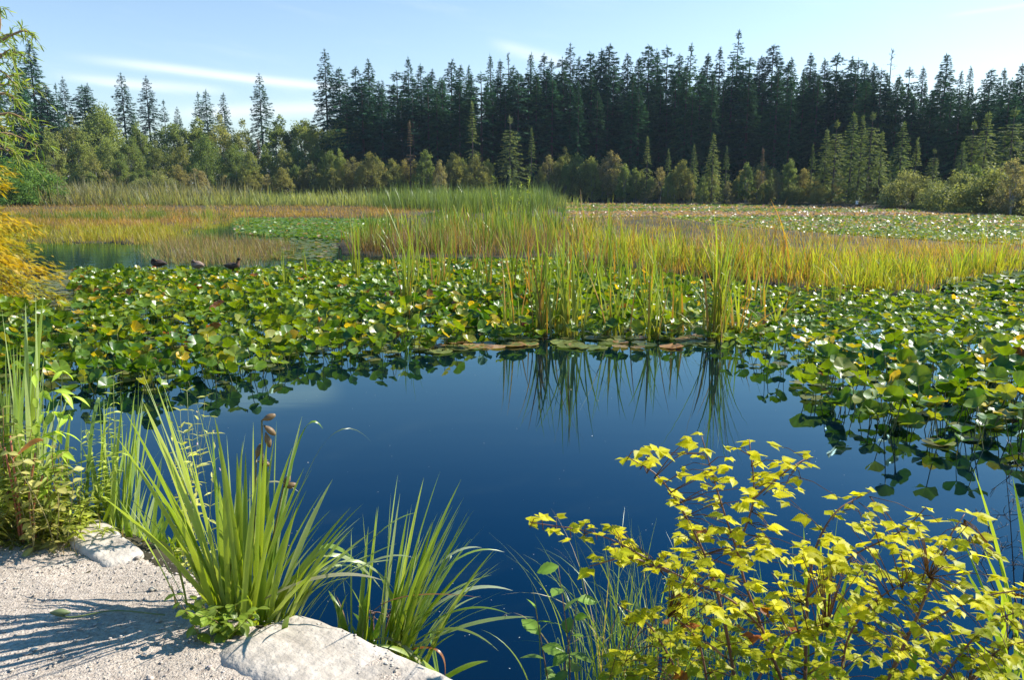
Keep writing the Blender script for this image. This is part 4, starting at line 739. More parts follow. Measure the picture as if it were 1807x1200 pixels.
iris('right leaning iris clump rising from the water behind the rounded rock', bB,
     [(777, 831, .3, .8, .1), (748, 843, .3, .9, .5), (702, 838, .3, .7, .3), (742, 860, .2, .7, 0), (814, 846, .2, .9, .1), (838, 898, .3, .4, .2), (812, 896, .1, .7, .4), (856, 928, .2, .8, .6), (830, 945, 0, .7, .1), (876, 997, .1, .9, .4), (650, 930, .2, .7, .2), (690, 870, .3, .6, .2), (620, 935, .2, .5, .4), (640, 905, .25, .5, .3), (600, 985, .1, .5, .2), (720, 900, .1, .9, 0), (765, 920, -.1, .8, 0), (585, 1010, 0, .5, .1)] + more(16, [660, 720, 800, 900], [900, 840, 850, 980], dz=(-.05, .35), span=130) + more(26, [760, 830, 900], [850, 900, 990], dz=(-.3, .3), span=130, w=(.4, .8)),
     26, (0, 0), .52, .025, (.17, .06), bent=[((690, 1130), (770, 1000), (850, 967), .1, .8, (.40, .44, .28)), ((690, 1120), (780, 1010), (790, 980), .1, .7, (.38, .42, .24)), ((700, 1140), (800, 1050), (905, 1043), .05, .9, (.40, .44, .28)), ((690, 1165), (820, 1105), (943, 1090), -.05, .9, (.26, .33, .14)), ((640, 1130), (690, 1060), (850, 1055), -.1, .3, (.3, .14, .05))],
     dry=[((680, 1150), (770, 1060), (868, 1015), .1, .6, (.26, .33, .1)), ((690, 1150), (790, 1000), (890, 975), .2, .5, (.24, .34, .06)), ((700, 1150), (800, 1080), (900, 1085), -.2, .5, (.2, .3, .05)), ((700, 1160), (790, 1110), (880, 1150), -.25, .5, (.24, .3, .08)), ((560, 1100), (650, 960), (735, 905), .1, .6, (.24, .34, .06)), ((540, 1100), (640, 1000), (730, 985), .0, .6, (.34, .4, .2)), ((530, 1100), (610, 1010), (700, 960), .05, .6, (.24, .34, .06)), ((690, 1162), (768, 1146), (784, 1205), -.05, .5, (.34, .13, .04)), ((660, 1130), (712, 1140), (762, 1205), -.1, .6, (.36, .34, .14))], lean=.35)
bC = P(205, 968, 3.75); bC[2] = .12
iris('upright iris clump standing in the water behind the flat rock', bC,
     [(245, 655, .4, .9, .1), (253, 690, .35, .9, .6), (175, 702, .3, .8, .1), (225, 745, .3, 1, .2), (135, 805, .2, .9, .5), (160, 850, .1, .8, .1), (235, 700, .4, .7, 0), (195, 760, .2, .7, 0), (150, 740, .35, .7, .2), (255, 770, .2, .8, .5), (285, 790, .2, .8, .2), (110, 790, .2, .7, .6)] + more(45, [90, 160, 250, 300], [790, 690, 680, 780], dz=(0, .5)),
     80, (0, 0), .62, .026, (.28, .09), bent=[((150, 940), (165, 740), (188, 706), .2, .9, (.10, .17, .03))])
bE = P(45, 900, 3.75); bE[2] = .35
iris('tall narrow iris blades rising above the bank plants at far left', bE, [(45, 534, .3, .9, .5), (63, 516, .3, .9, .6), (77, 520, .35, 1.0, 0), (3, 545, .2, 1.1, .7), (12, 580, .1, .9, 0), (30, 600, .3, .8, .1), (85, 585, .3, .7, .2), (120, 700, .2, .9, .7), (-20, 560, .2, 1, .3)] + more(26, [-40, 30, 130], [640, 600, 720], dz=(0, .4)), 16, (0, 0), .75, .028, (.14, .08))
bF = P(1430, 1190, 2.95); bF[2] = .05
iris('dark green iris blades standing behind the yellow shrub', bF, [(1418, 930, .2, .9, 0), (1398, 950, .2, .8, .1), (1450, 925, .25, 1, 0), (1462, 960, .2, .8, 0), (1560, 965, .3, 1.1, 0), (1530, 985, .25, .9, 0), (1400, 1000, .1, .8, 0), (1225, 890, .4, .8, .2), (1243, 960, .3, .7, .1), (1370, 980, .2, .8, .1), (1500, 1000, .2, .8, 0), (1330, 1000, .2, .8, 0), (1480, 900, .3, .6, 0)], 10, (0, 0), .6, .026, (.22, .06))
bG = P(1840, 1120, 2.9); bG[2] = .15
iris('iris blades leaning in at the right picture edge', bG, [(1718, 828, .4, 1.1, 0), (1787, 842, .4, 1, 0), (1678, 912, .3, .9, 0), (1735, 968, .2, .8, 0), (1700, 1000, .1, .8, .1), (1800, 930, .3, .9, 0), (1660, 1090, 0, .7, 0)], 8, (0, 0), .6, .028, (.14, .06))
# fine arching water grass between the sapling and the shrub
def tuft(name, label, base, n, H, W, c, sp=(.1, .06), lean=.25, curve=1.2, cat='grass tuft', dead=.1, cdead=(.38, .30, .13)):
    o_ = np.array(base, float); b = np.stack([rng.normal(0, sp[0], n), rng.normal(0, sp[1], n), np.full(n, -.04)], -1); c1 = vary(c, n, .25); k = U(0, 1, n) < dead; c1[k] = vary(cdead, k.sum())
    g = Geo(); g.add(*blades(b, U(0, 6.28, n), np.abs(rng.normal(0, lean, n)), np.abs(rng.normal(0, curve, n)), H * U(.4, 1, n), W * U(.6, 1.2, n), c1 * 1.1, c1, 12, 1.8, 0, 1.2))
    o = link(name, g.mesh(name, M_iris), None, o_); tag(o, label, cat, 'grass tufts on the near bank'); return o
b = P(1120, 1190, 2.85); b[2] = .12; tuft('grass_tuft', 'fine arching water grass between the green sapling and yellow shrub', b, 170, .85, .0055, (.20, .27, .05), (.13, .07), .16, 1.3)
b = P(1250, 1190, 2.9); b[2] = .1; tuft('grass_tuft', 'fine grass hidden among the stems of the yellow shrub', b, 80, .7, .006, (.16, .24, .04), (.1, .06), .15, 1.0)
b = P(60, 958, 3.62); b[2] = .41; tuft('grass_tuft', 'green dry grass tuft at the path edge under the bank plants', b, 260, .16, .0035, (.20, .24, .08), (.09, .04), .45, .9, dead=.3)
b = P(115, 958, 3.55); b[2] = .43; tuft('grass_tuft', 'straw coloured grass tuft left of the flat rock', b, 240, .11, .003, (.42, .30, .16), (.09, .04), .7, .9, dead=.5)
b = P(20, 945, 3.75); b[2] = .41; tuft('grass_tuft', 'dull green grass tuft at the left end of the path', b, 200, .2, .0035, (.16, .18, .06), (.1, .05), .45, 1.0, dead=.3)

# leaf outlines
def leaf_t(outline, fold=.25, droop=.15, nrow=9, tooth=0.0, nteeth=7, vein=0.0):
    s = np.linspace(0, 1, nrow); w = np.interp(s, *zip(*outline)); tt = tooth * (np.arange(nrow) % 2) * (s > .08) * (s < .97)
    V = []; sh = []
    for i in range(nrow):
        z = -droop * s[i] ** 2; pl = vein * (1 if i % 2 else -1)
        for a in (-1, -.5, 0, .5, 1):
            ww = w[i] * (1 + (tt[i] if abs(a) == 1 else 0)); V.append((s[i] + .16 * abs(a) * w[i] * (1 - s[i]) - .02, a * ww, z + fold * abs(a) * w[i] + (pl if abs(a) == .5 else -pl * .3 if abs(a) == 1 else 0))); sh.append(1.0 if a else 1.25)
    V = np.array(V); i = np.arange(nrow * 5).reshape(nrow, 5); q = np.stack([i[:-1, :-1], i[:-1, 1:], i[1:, 1:], i[1:, :-1]], -1).reshape(-1, 4)
    return V, [q], np.repeat(np.array(sh)[:, None], 3, 1)
SALM = leaf_t([(0, .04), (.12, .2), (.3, .31), (.45, .27), (.6, .2), (.75, .115), (.88, .05), (1, .004)], .16, .14, 19, .34, vein=.018)
OVAL = leaf_t([(0, .03), (.2, .22), (.45, .31), (.7, .25), (.9, .1), (1, .01)], .2, .2, 13, .14, vein=.008)
LANC = leaf_t([(0, .02), (.2, .11), (.45, .13), (.75, .07), (1, .004)], .25, .25, 7)
ASHL = leaf_t([(0, .02), (.25, .14), (.5, .18), (.75, .11), (1, .005)], .25, .35, 9)

# yellow salmonberry shrub
Yc = 2.62
def c3(pts): return smooth_path([P(x, y, Yy) for x, y, Yy in pts], 22)
canes = [c3(p) for p in [
    [(1385, 1215, 2.62), (1345, 1110, 2.65), (1305, 985, 2.7), (1330, 880, 2.72), (1322, 775, 2.78)], [(1300, 1215, 2.6), (1272, 1070, 2.58), (1235, 960, 2.6), (1170, 850, 2.62), (1105, 805, 2.65)],
    [(1345, 1110, 2.65), (1290, 1060, 2.6), (1185, 1010, 2.56), (1060, 945, 2.55), (935, 922, 2.56)], [(1420, 1215, 2.75), (1430, 1010, 2.85), (1470, 910, 2.92), (1535, 868, 3.0)],
    [(1420, 1060, 2.8), (1500, 985, 2.78), (1590, 938, 2.75), (1635, 895, 2.74)], [(1560, 1215, 2.6), (1620, 1085, 2.62), (1670, 960, 2.7), (1702, 908, 2.75)],
    [(1600, 1120, 2.6), (1715, 1060, 2.55), (1812, 1040, 2.52)], [(1305, 985, 2.7), (1270, 880, 2.74), (1238, 770, 2.8)], [(1650, 1215, 2.5), (1735, 1110, 2.46), (1810, 1075, 2.42)],
    [(1210, 1215, 2.5), (1150, 1110, 2.46), (1085, 1065, 2.45)], [(1480, 1215, 2.5), (1500, 1120, 2.45), (1560, 1050, 2.42), (1640, 1010, 2.42)], [(1330, 880, 2.72), (1390, 830, 2.75), (1430, 805, 2.8)],
    [(1250, 1215, 2.45), (1230, 1130, 2.42), (1180, 1080, 2.4)], [(1700, 1215, 2.6), (1760, 1150, 2.55), (1820, 1130, 2.5)], [(1330, 1215, 2.4), (1380, 1130, 2.38), (1460, 1100, 2.36)], [(1180, 1010, 2.56), (1110, 985, 2.54), (1040, 1000, 2.52)]]]
bs = np.array([canes[0][0][0], 2.6, .18]); o = thing('salmonberry_shrub', 'yellow leaved salmonberry shrub on the near bank at right', 'shrub', bs)
for i_, cpts in enumerate(canes):
    pts = cpts
    if i_ in (0, 1, 3, 5, 8, 9, 10, 12, 13, 14): pts = np.vstack([cpts[0] + np.array([(bs[0] - cpts[0][0]) * .3, 0, -.35])[None], cpts])
    r0 = .0075 if i_ in (0, 1, 3, 5) else .0048
    g = Geo(); g.add(*tube(pts - bs, np.linspace(r0, .0018, len(pts)), 6), (.17, .085, .05)); link('stem', g.mesh('shrub_stem', M_stem), o)
SIL = [(925, 915), (1000, 900), (1100, 932), (1185, 965), (1185, 880), (1092, 805), (1150, 768), (1250, 755), (1320, 768), (1440, 800), (1432, 838), (1390, 880), (1470, 880), (1535, 866), (1556, 884), (1520, 920), (1600, 928), (1635, 880), (1660, 920), (1715, 900), (1745, 960), (1800, 1030), (1840, 1200), (1010, 1215), (1100, 1085), (1185, 1070), (1150, 1010), (1000, 955)]
allp = np.vstack(canes)
pc = []
for cpts in canes:
    for s in np.linspace(.2, 1, 11): pc.append(cpts[int(s * 21)] + rng.normal(0, .012, 3))
pc = np.array(pc); q = pick(SIL, 640); q = q[(q[:, 1] > 930) | (U(0, 1, len(q)) < .75)]
yy = U(2.25, 3.05, len(q)); pt = P(q[:, 0], q[:, 1], yy); dn = ((pt[:, None] - allp[None]) ** 2).sum(-1); nn = allp[dn.argmin(1)]; pt = nn + (pt - nn) * np.minimum(1, .26 / np.maximum(np.sqrt(dn.min(1)), .01))[:, None]
g = Geo()
for a, b in zip(nn, pt):
    lo = a - np.array([0, 0, .02]); g.add(*tube(np.array([lo, (lo + b) / 2 + np.array([0, 0, .015]), b]) - bs, [.0018, .0014, .001], 4), (.20, .12, .06))
pts = np.vstack([pc, pt]); n = len(pts); az = U(0, 6.28, n); az = np.where(U(0, 1, n) < .5, np.where(U(0, 1, n) < .5, 0, math.pi) + rng.normal(0, .7, n), az); pxs, pys, _ = proj(pts)
ripe = np.clip(1.1 - np.clip((pys - 880) / 400, 0, 1) * .65 + U(-.35, .3, n), 0, 1); cB = mixc((.13, .22, .02), (.62, .575, .02), ripe) * U(.85, 1.12, (n, 1)); kk = U(0, 1, n) < .015; cB[kk] = vary((.34, .13, .03), kk.sum())
size = U(.031, .064, n)
for da, k_ in ((0, 1.0), (1.15, .78), (-1.15, .78)):
    d = np.stack([np.cos(az + da), np.sin(az + da), U(-.35, .2, n)], -1); nr = np.stack([rng.normal(0, .3, n), rng.normal(-.1, .25, n), np.ones(n)], -1)
    p = pts + np.stack([np.cos(az), np.sin(az), 0 * az], -1) * .010; g.add(*scatter(SALM[0], SALM[1], p - bs, frames(d, nr), size * k_ * U(.85, 1.15, n), cB * U(.9, 1.1, (n, 1)), SALM[2]))
link('leaves', g.mesh('shrub_leaves_twigs', M_shrub), o)  # this part holds the leaves together with the fine twigs

# leafy plants (stems with leaves along them)
def leafy(name, label, base, stems, T, size, c, cat, nper=14, scol=(.15, .16, .05), opp=True, droopy=-.1, group=None, srad=.0035, mat=None, start=.2, sway=.02, flowers=None):
    base = np.array(base, float); o = thing(name, label, cat, base, group); LP, LD, LC, LS = [], [], [], []
    for tip in stems:
        tip = np.array(tip, float) - base; st = rng.normal(0, .03, 3) * np.array([1, 1, 0]) + tip * np.array([.12, .12, 0]); path = smooth_path([st + np.array([0, 0, -.06]), (st * .6 + tip * .4) + rng.normal(0, sway, 3), tip], 12)
        g = Geo(); g.add(*tube(path, np.linspace(srad, srad * .35, 12), 5), scol); link('stem', g.mesh('plant_stem', M_stem), o)
        for s in np.linspace(start, 1, nper):
            x = s * 11; i0 = min(int(x), 10); p = path[i0] + (path[i0 + 1] - path[i0]) * (x - i0); a = U(0, 6.28)
            for h in ((0, math.pi) if opp else (0,)):
                LP.append(p); LD.append((math.cos(a + h), math.sin(a + h), U(-.4, .5) + droopy)); LS.append(size * (1.3 - .55 * s) * U(.8, 1.3)); LC.append(np.array(c) * np.array([1.3, 1.1, .75]) * U(.9, 1.8))
    n = len(LP); g = Geo(); g.add(*scatter(T[0], T[1], np.array(LP), frames(np.array(LD), np.stack([rng.normal(0, .35, n), rng.normal(0, .35, n), np.ones(n)], -1)), np.array(LS), np.array(LC), T[2])); link('leaves', g.mesh('plant_leaves', mat or M_weed), o)
    if flowers:
        m = flowers[0]; ii = rng.integers(0, n, m); fp = np.array(LP)[ii] + rng.normal(0, .025, (m, 3)); g = Geo(); g.add(*scatter(PET, LEAF4F, fp, frames(rng.normal(size=(m, 3)), rng.normal(size=(m, 3))), U(.012, .024, m), vary(flowers[1], m))); link('blossoms', g.mesh('plant_flowers', M_weed), o)
    return o
def tips(pxy, Y0, j=.12): return [P(x, y, Y0 + U(-j, j)) for x, y in pxy]
b = P(985, 1215, 2.72); b[2] = .2
leafy('alder_sapling', 'young green sapling with toothed oval leaves left of the yellow shrub', b, tips([(985, 1000), (945, 1075), (1020, 1060)], 2.72, .05), OVAL, .085, (.10, .19, .04), 'sapling', 7, (.16, .10, .06), False, .1, None, .004, None, .3)
gw = 'willowherb and weeds on the left bank'
def bank(x, y, Y): b = P(x, y, Y); b[2] = .4; return b
leafy('willowherb', 'flowering willowherb with wispy seed stalks behind the big iris', P(325, 960, 3.7) * np.array([1, 1, 0]) + np.array([0, 0, .1]), tips([(330, 690), (350, 712), (318, 725), (372, 735), (340, 750), (300, 745), (380, 765), (362, 700), (325, 765)], 3.65), LANC, .055, (.26, .30, .12), 'weed', 12, (.26, .28, .1), True, .3, gw, .0022, flowers=(60, (.55, .40, .45)))
leafy('willowherb', 'pale spiked weed standing between the left bank and the iris', bank(160, 930, 3.9), tips([(200, 664), (168, 735), (185, 790), (150, 760), (215, 800), (195, 720)], 3.8), LANC, .06, (.22, .30, .08), 'weed', 18, (.24, .26, .08), True, .2, gw, .003)
leafy('ash_seedling', 'bright leafy seedling with drooping leaflets above the left bank', bank(70, 860, 3.7), tips([(75, 650), (110, 655), (130, 700), (95, 690), (60, 662)], 3.65), ASHL, .09, (.20, .31, .05), 'seedling', 6, (.2, .24, .07), True, -.35, gw, .004, start=.5)
leafy('bindweed', 'pale round leaved weed low on the left bank', bank(60, 900, 3.55), tips([(30, 770), (70, 775), (95, 790), (15, 800), (55, 810), (110, 800), (130, 830)], 3.5), OVAL, .052, (.22, .24, .11), 'weed', 6, (.24, .2, .08), True, -.1, gw, .003)
for i_, (x, y, Y, t, c, T, sz, lb) in enumerate([
    (20, 930, 3.7, [(5, 720), (25, 740), (45, 760), (-15, 700), (0, 780), (60, 740)], (.15, .20, .05), LANC, .09, 'green weed with narrow leaves at the left picture edge'),
    (100, 935, 3.75, [(90, 800), (110, 820), (130, 860), (75, 830), (145, 880), (120, 790)], (.13, .18, .045), LANC, .075, 'bushy narrow leaved weed in the middle of the left bank'),
    (50, 940, 3.6, [(30, 850), (60, 855), (90, 870), (10, 865), (110, 890), (45, 880)], (.14, .17, .05), LANC, .06, 'low dense weed above the dry grass at left'),
    (140, 940, 3.7, [(140, 850), (160, 880), (180, 890), (125, 900), (170, 860)], (.17, .22, .05), LANC, .06, 'low weed just left of the flat rock'),
    (-20, 935, 3.6, [(-10, 800), (5, 850), (20, 890), (-30, 780), (-40, 860)], (.2, .22, .07), LANC, .08, 'weed cut off by the left picture edge')]):
    leafy('bank_weed', lb, bank(x, y, Y), tips(t + [(a + U(-25, 25), b_ + U(0, 90)) for a, b_ in t], Y - .05, .22), T, sz, c, 'weed', 15, (.25, .11, .06) if i_ in (0, 1) else (.16, .15, .05), True, -.05, gw, .0035)
# rusty dock stalk among them
b = bank(30, 930, 3.6); o = thing('dock_plant', 'rusty red dock stalks with one curled orange leaf on the left bank', 'weed', b, gw)
for x, y in ((18, 770), (62, 800), (8, 790), (75, 840)):
    t = P(x, y, 3.55) - b; g = Geo(); g.add(*tube(smooth_path([(t[0] * .5, 0, -.06), t * .5 + np.array([.01, 0, 0]), t], 8), np.linspace(.0065, .004, 8), 6), (.34, .11, .05)); link('stem', g.mesh('dock_stem', M_stem), o)
q = [P(x, y, 3.45) - b for x, y in ((22, 812), (60, 770), (76, 778))]; g = Geo(); g.add(*ribbons(bez(q[0][None], q[1][None], q[2][None], 10), np.array([.03]), np.array([[.1, .5, .8]]), np.clip(np.sin(np.linspace(.1, 3.1, 10)), .1, 1), np.array([[.5, .18, .04]]), np.array([[.5, .2, .05]]), .2)); link('leaf', g.mesh('dock_leaf', M_weed), o)
# low weed at the foot of the big iris and a fallen bud stalk
b = P(400, 1105, 2.78); b[2] = .43
leafy('low_weed', 'small dark leafy weed at the foot of the big iris on the path', b, tips([(310, 1050), (345, 1060), (380, 1075), (420, 1065), (455, 1075), (400, 1100), (360, 1085), (435, 1105), (330, 1080)], 2.75, .06), OVAL, .05, (.10, .16, .03), 'weed', 6, (.2, .12, .05), True, -.1, None, .002, start=.35, sway=.01)
q = [P(x, y, Yv) for x, y, Yv in ((290, 1075, 2.86), (200, 1055, 2.92), (130, 1060, 2.88), (100, 1056, 2.88))]; b = np.array([q[2][0], q[2][1], .45]); o = thing('fallen_bud_stalk', 'fallen green flower bud on a bent stalk lying across the gravel', 'flower stalk', b)
qq = [np.array([p[0], p[1], z]) - b for p, z in zip(q, (.47, .455, .45, .455))]; g = Geo(); g.add(*tube(smooth_path(qq, 14), .003, 6), (.13, .16, .05)); link('stem', g.mesh('bud_stem', M_stem), o)
s = np.linspace(0, 1, 9); e = qq[3]; g = Geo(); g.add(*tube(e + np.array([.045, .005, .012]) + np.array([-.075, -.01, .004])[None] * s[:, None], .002 + .013 * np.sin(np.pi * np.clip(s, 0, .97)), 8), (.12, .15, .06)); link('bud', g.mesh('flower_bud', M_stem), o)
# dry rootlets by the water; twigs modelled in place of a reflected branch at right
def twigs(name, label, base, stems, r, c, kids, cat, klen):
    base = np.array(base, float); o = thing(name, label, cat, base)
    for st in stems:
        path = smooth_path([np.array(p) - base for p in st], 16); g = Geo(); g.add(*tube(path, np.linspace(r, r * .4, 16), 5), c)
        for k in range(kids):
            p = path[int(rng.integers(4, 15))]; d = rng.normal(size=3) * np.array([1, .5, .7]) + np.array([0, 0, .5]); d = d / np.linalg.norm(d) * klen * U(.4, 1)
            pp = smooth_path([p, p + d * .5 + rng.normal(0, .012, 3), p + d], 6); g.add(*tube(pp, [r * .45] * 5 + [r * .2], 4), c)
            for m_ in range(3): p2 = pp[int(rng.integers(2, 6))]; g.add(*tube(np.array([p2, p2 + rng.normal(0, .02, 3) + d * .15]), r * .3, 4), c)
        link('twig', g.mesh('bare_twig', M_stem), o)
    return o
b = P(1800, 1100, 3.6); b[2] = -.1
twigs('reflection_twigs', 'dark bare twigs added for a branch reflection in the water at the right edge', b, [[b, P(1785, 950, 3.6), P(1775, 830, 3.6)], [b, P(1760, 980, 3.6), P(1735, 905, 3.6)], [b, P(1740, 1010, 3.6), P(1705, 960, 3.6)], [b, P(1815, 900, 3.6), P(1800, 820, 3.6)]], .0035, (.035, .03, .03), 16, 'shrub', .13)
b = P(665, 1120, 3.3); b[2] = -.05
twigs('dry_roots', 'dry pale rootlets under the right leaning iris', b, [[b, P(690, 1080, 3.3), P(720, 1082, 3.3)], [b, P(660, 1085, 3.3), P(700, 1100, 3.3)]], .004, (.25, .14, .08), 6, 'roots', .06)

# ------------------------------------------------------------------ yellow cypress and green willow at the left edge
YD = 14.0
def drooptree(name, label, cat, top, H, Rr, mat, nb, per, ln, wd, cA, cB, pw, barkmat, seed, droop=.5, lean=0.0):
    rg = np.random.default_rng(seed); base = np.array(top, float); o = thing(name, label, cat, base); LP, LD, LS, LC = [], [], [], []
    zz = np.linspace(-.3, H, 9); g = Geo(); g.add(*tube(np.stack([lean * zz, 0 * zz, zz], -1), np.linspace(.14, .02, 9), 8), (.15, .11, .08))
    for i in range(nb):
        t = rg.uniform(.04, .98); z = H * t; Lb = Rr * (1 - t) ** pw * rg.uniform(.65, 1.1) * min(1, .5 + 4 * t) + .15; az = rg.uniform(0, 6.28); el = rg.uniform(-.05, .45)
        s = np.linspace(0, 1, 8); br = np.stack([math.cos(az) * Lb * s + lean * z, math.sin(az) * Lb * s, z + math.tan(el) * Lb * s - droop * Lb * s ** 2], -1); g.add(*tube(br, np.linspace(.022, .004, 8), 4), (.17, .12, .07))
        m = int(per * (.4 + Lb / Rr)); ss = rg.uniform(.2, 1, m) ** .7; x = ss * 7; i0 = np.minimum(x.astype(int), 6); p = br[i0] + (br[i0 + 1] - br[i0]) * (x - i0)[:, None]
        sd = rg.choice([-1, 1], m) * rg.uniform(.2, 1.3, m); d = np.stack([np.cos(az + sd), np.sin(az + sd), rg.uniform(-1.1, .25, m)], -1)
        LP.append(p + rg.normal(0, .07, (m, 3))); LD.append(d); LS.append(ln * rg.uniform(.6, 1.25, m)); LC.append(mixc(cA, cB, np.clip(rg.uniform(0, 1) * .6 + rg.uniform(-.1, .5, m), 0, 1)))
    link('trunk', g.mesh(name + '_trunk', barkmat), o)
    LP, LD, LS, LC = map(np.concatenate, (LP, LD, LS, LC)); n = len(LP); g = Geo(); sc = np.stack([LS, LS * wd, LS], -1)
    T, Fq = (KITE, KITEF) if mat is M_cypress else (LEAF4, LEAF4F)
    g.add(*scatter(T, Fq, LP, frames(LD, np.stack([rg.normal(0, .6, n), rg.normal(0, .6, n), np.ones(n)], -1)), sc, LC)); link('crown', g.mesh(name + '_crown', mat), o)
c = P(-215, 500, YD); drooptree('cypress_tree', 'golden yellow cypress leaning over the water at the left edge', 'tree', (c[0], c[1], .05), 4.5, 2.9, M_cypress, 560, 90, .19, .45, (.26, .29, .025), (.52, .35, .018), .36, M_bark, 41, .42)
# willow: long whippy branches reaching into the picture from the left
wb = np.array(P(-330, 640, 8.0)); wb[2] = .3; o = thing('willow_tree', 'green willow branches reaching in from the upper left edge', 'tree', wb)
g = Geo(); trunk = smooth_path([(0, 0, -.4), (.1, 0, 1.2), (.25, 0, 2.6), (.3, .1, 4.6)], 10); g.add(*tube(trunk, np.linspace(.16, .05, 10), 8), (.2, .16, .12)); LP, LD = [], []
lim = [[(-330, 420), (-120, 150), (-30, 90), (35, 55), (60, 62)], [(-330, 400), (-100, 140), (0, 66), (40, 62)], [(-330, 380), (-80, 130), (20, 95), (45, 100)], [(-330, 420), (-60, 160), (0, 100), (18, 85)], [(-330, 420), (-80, 190), (0, 140), (40, 130)], [(-330, 440), (-70, 210), (0, 165), (38, 182)], [(-330, 460), (-60, 240), (10, 200), (55, 218)], [(-330, 470), (-60, 265), (5, 235), (66, 256)], [(-330, 480), (-60, 280), (0, 262), (45, 285)], [(-330, 430), (-90, 180), (-10, 150), (55, 155)], [(-330, 460), (-80, 250), (-10, 205), (40, 205)], [(-330, 480), (-90, 290), (-20, 250), (30, 270)], [(-330, 400), (-60, 100), (-5, 60), (0, 10)], [(-330, 470), (-70, 250), (-10, 220), (25, 250)], [(-330, 440), (-70, 200), (-10, 125), (30, 150)]]
for L_ in lim:
    Y0 = 8.0 + U(-.7, .7); path = smooth_path([P(x, y, Y0) - wb for x, y in L_], 26); g.add(*tube(path, np.linspace(.03, .003, 26), 5), (.32, .20, .10))
    for k in range(7):
        i0 = int(rng.integers(14, 26)); p = path[i0]; tw = rng.normal(size=3) * np.array([1, .8, .5]) * .10 + np.array([.04, 0, -.03]); pp = smooth_path([p, p + tw * .5 + np.array([0, 0, .02]), p + tw + np.array([0, 0, -.05])], 5); g.add(*tube(pp, .002, 3), (.3, .24, .08))
        for m_ in range(6): j_ = int(rng.integers(1, 5)); LP.append(pp[j_]); LD.append(tw + rng.normal(0, .1, 3) + np.array([0, 0, -.05]))
    for i0 in range(12, 26): LP.append(path[i0]); LD.append(rng.normal(size=3) * .5 + np.array([.6, 0, -.3]))
link('trunk', g.mesh('willow_trunk', M_stem), o); n = len(LP); g = Geo(); k = U(0, 1, n)
g.add(*scatter(LANC[0] * np.array([1, .6, 1]), LANC[1], np.array(LP), frames(np.array(LD), np.stack([rng.normal(0, .6, n), rng.normal(0, .6, n), np.ones(n)], -1)), U(.06, .12, n), mixc((.15, .23, .04), (.27, .31, .05), k), LANC[2])); link('crown', g.mesh('willow_crown', M_willow), o)

# ------------------------------------------------------------------ sky, sun, camera
SUN_AZ, SUN_EL = R(70), R(42)
w = bpy.data.worlds.new('World'); scene.world = w; w.use_nodes = True; nt = w.node_tree; nt.nodes.clear(); L = nt.links.new
def N(t, **k): return mknode(nt, t, **k)
def MA(op, a, b=None, c=None, clamp=False):
    n = N('ShaderNodeMath', operation=op); n.use_clamp = clamp
    for i, v in enumerate((a, b, c)):
        if v is None: continue
        if isinstance(v, (int, float)): n.inputs[i].default_value = v
        else: L(v, n.inputs[i])
    return n.outputs[0]
sky = N('ShaderNodeTexSky', sky_type='NISHITA'); sky.sun_disc = False; sky.sun_elevation = SUN_EL; sky.sun_rotation = SUN_AZ; sky.air_density = 1.0; sky.dust_density = .9; sky.ozone_density = 4.0; sky.altitude = 30
tc = N('ShaderNodeTexCoord'); sx = N('ShaderNodeSeparateXYZ'); L(tc.outputs['Generated'], sx.inputs[0]); x, y, z = sx.outputs
azn = MA('ARCTAN2', x, y); eln = MA('ARCSINE', z)
cv = N('ShaderNodeCombineXYZ'); L(MA('MULTIPLY', azn, 5.0), cv.inputs[0]); L(MA('ADD', MA('MULTIPLY', eln, 34.0), MA('MULTIPLY', azn, 5.0)), cv.inputs[1])
nz = N('ShaderNodeTexNoise'); nz.inputs['Scale'].default_value = 1.0; nz.inputs['Detail'].default_value = 7; nz.inputs['Roughness'].default_value = .62; L(cv.outputs[0], nz.inputs['Vector']); noise = nz.outputs['Fac']
def streak(p0, p1, wid, amt):
    a0 = ray(*p0); a1 = ray(*p1); az0, az1 = math.atan2(a0[0], a0[1]), math.atan2(a1[0], a1[1]); e0, e1 = math.asin(a0[2] / np.linalg.norm(a0)), math.asin(a1[2] / np.linalg.norm(a1))
    t = MA('DIVIDE', MA('SUBTRACT', azn, az0), az1 - az0); el = MA('ADD', MA('MULTIPLY', t, e1 - e0), e0 + 0.0)
    dv = MA('ADD', MA('SUBTRACT', eln, el), MA('MULTIPLY', MA('SUBTRACT', noise, .5), wid * 1.6)); g_ = MA('POWER', 2.718, MA('MULTIPLY', MA('POWER', MA('ABSOLUTE', MA('DIVIDE', dv, wid)), 2.0), -1.0))
    m1 = N('ShaderNodeMapRange', interpolation_type='SMOOTHSTEP'); m1.inputs['From Min'].default_value = 0; m1.inputs['From Max'].default_value = .45; L(t, m1.inputs['Value'])
    m2 = N('ShaderNodeMapRange', interpolation_type='SMOOTHSTEP'); m2.inputs['From Min'].default_value = 1.25; m2.inputs['From Max'].default_value = .95; L(t, m2.inputs['Value'])
    tex = MA('ADD', .45, MA('MULTIPLY', noise, 1.1))
    return MA('MULTIPLY', MA('MULTIPLY', MA('MULTIPLY', g_, m1.outputs[0]), MA('MULTIPLY', m2.outputs[0], amt)), tex)
masks = [streak((80, 93), (560, 150), .0048, .6), streak((60, 128), (360, 158), .005, .4), streak((250, 203), (560, 190), .008, .5), streak((850, 72), (985, 108), .007, .4), streak((1650, 30), (1807, 8), .002, .25), streak((270, -84), (530, -50), .014, .6)]
veil = N('ShaderNodeMapRange', interpolation_type='SMOOTHSTEP'); veil.inputs['From Min'].default_value = .5; veil.inputs['From Max'].default_value = .85; veil.inputs['To Max'].default_value = .12; L(noise, veil.inputs['Value'])
mk = veil.outputs[0]
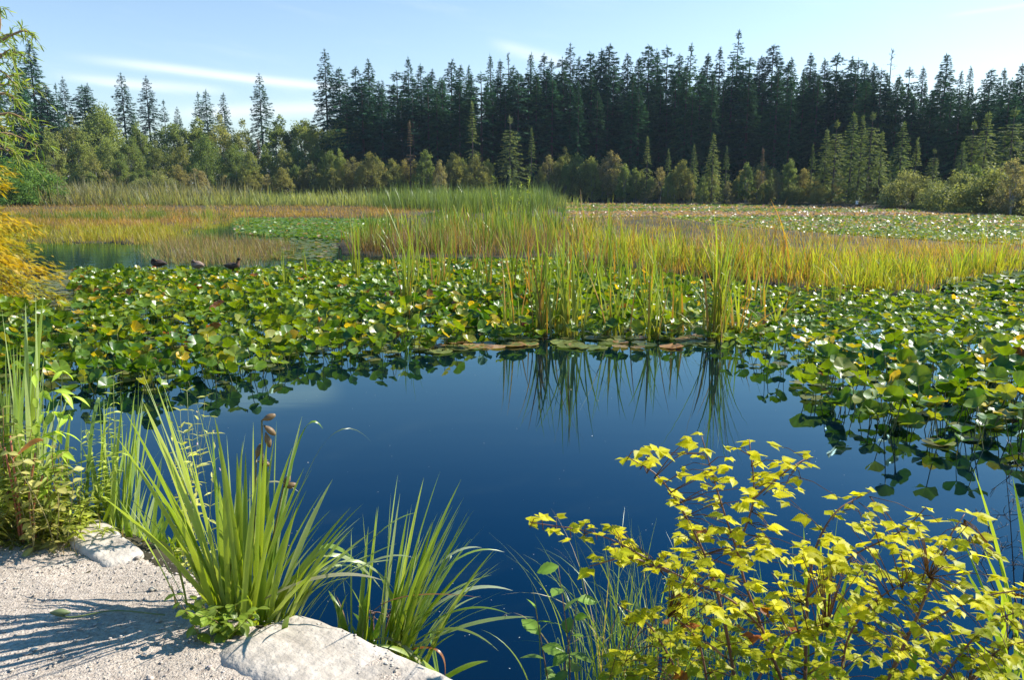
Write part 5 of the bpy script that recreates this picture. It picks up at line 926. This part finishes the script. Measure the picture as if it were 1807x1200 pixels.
for m_ in masks: mk = MA('ADD', mk, m_)
mk = MA('MINIMUM', mk, .9)
mx = N('ShaderNodeMix', data_type='RGBA'); L(mk, mx.inputs[0]); 
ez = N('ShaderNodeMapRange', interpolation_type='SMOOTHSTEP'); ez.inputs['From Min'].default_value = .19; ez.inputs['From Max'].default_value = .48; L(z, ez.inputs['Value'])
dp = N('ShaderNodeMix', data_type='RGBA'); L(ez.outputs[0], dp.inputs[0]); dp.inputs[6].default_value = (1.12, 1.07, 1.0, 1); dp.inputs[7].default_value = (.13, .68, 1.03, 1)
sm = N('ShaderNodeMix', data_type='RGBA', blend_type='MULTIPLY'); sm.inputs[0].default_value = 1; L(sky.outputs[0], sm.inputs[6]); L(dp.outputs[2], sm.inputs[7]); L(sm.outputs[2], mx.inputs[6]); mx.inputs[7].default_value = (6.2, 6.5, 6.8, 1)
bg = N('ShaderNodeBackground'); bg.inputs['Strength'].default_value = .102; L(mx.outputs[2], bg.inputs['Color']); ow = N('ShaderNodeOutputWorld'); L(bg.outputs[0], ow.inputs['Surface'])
sd = Vector((math.sin(SUN_AZ) * math.cos(SUN_EL), math.cos(SUN_AZ) * math.cos(SUN_EL), math.sin(SUN_EL)))
sl = bpy.data.lights.new('sun', 'SUN'); sl.energy = 5.0; sl.angle = R(.53); sl.color = (1, .955, .88); so = bpy.data.objects.new('sun', sl); so.rotation_euler = sd.to_track_quat('Z', 'Y').to_euler(); so.location = (30, 30, 60); col.objects.link(so)
cam = bpy.data.cameras.new('camera'); cam.sensor_width = 36; cam.lens = F / 1807 * 36; cam.clip_start = .05; cam.clip_end = 8000; co = bpy.data.objects.new('camera', cam); co.location = (0, 0, CH); co.rotation_euler = (math.pi / 2 - PITCH, 0, 0); col.objects.link(co); scene.camera = co
scene.view_settings.view_transform = 'Standard'; scene.view_settings.look = 'None'; scene.view_settings.exposure = 1.0; scene.view_settings.gamma = 1
scene.render.engine = 'CYCLES'; c_ = scene.cycles; c_.max_bounces = 8; c_.diffuse_bounces = 3; c_.glossy_bounces = 3; c_.transmission_bounces = 4; c_.use_denoising = True; c_.sample_clamp_indirect = 6
# the air between here and the far shore
hz = Geo(); boxgeo(hz, (0, 0, 16.5), (6400, 6400, 37.0)); m, nt2, _ = newmat('haze_air'); pv = nt2.nodes.new('ShaderNodeVolumePrincipled'); pv.inputs['Color'].default_value = (.62, .80, 1, 1); pv.inputs['Density'].default_value = .00013; pv.inputs['Anisotropy'].default_value = .2
om = nt2.nodes.new('ShaderNodeOutputMaterial'); nt2.links.new(pv.outputs[0], om.inputs['Volume']); stuff(link('haze', hz.mesh('haze', m, False)))
c_.volume_bounces = 0
finish_labels()
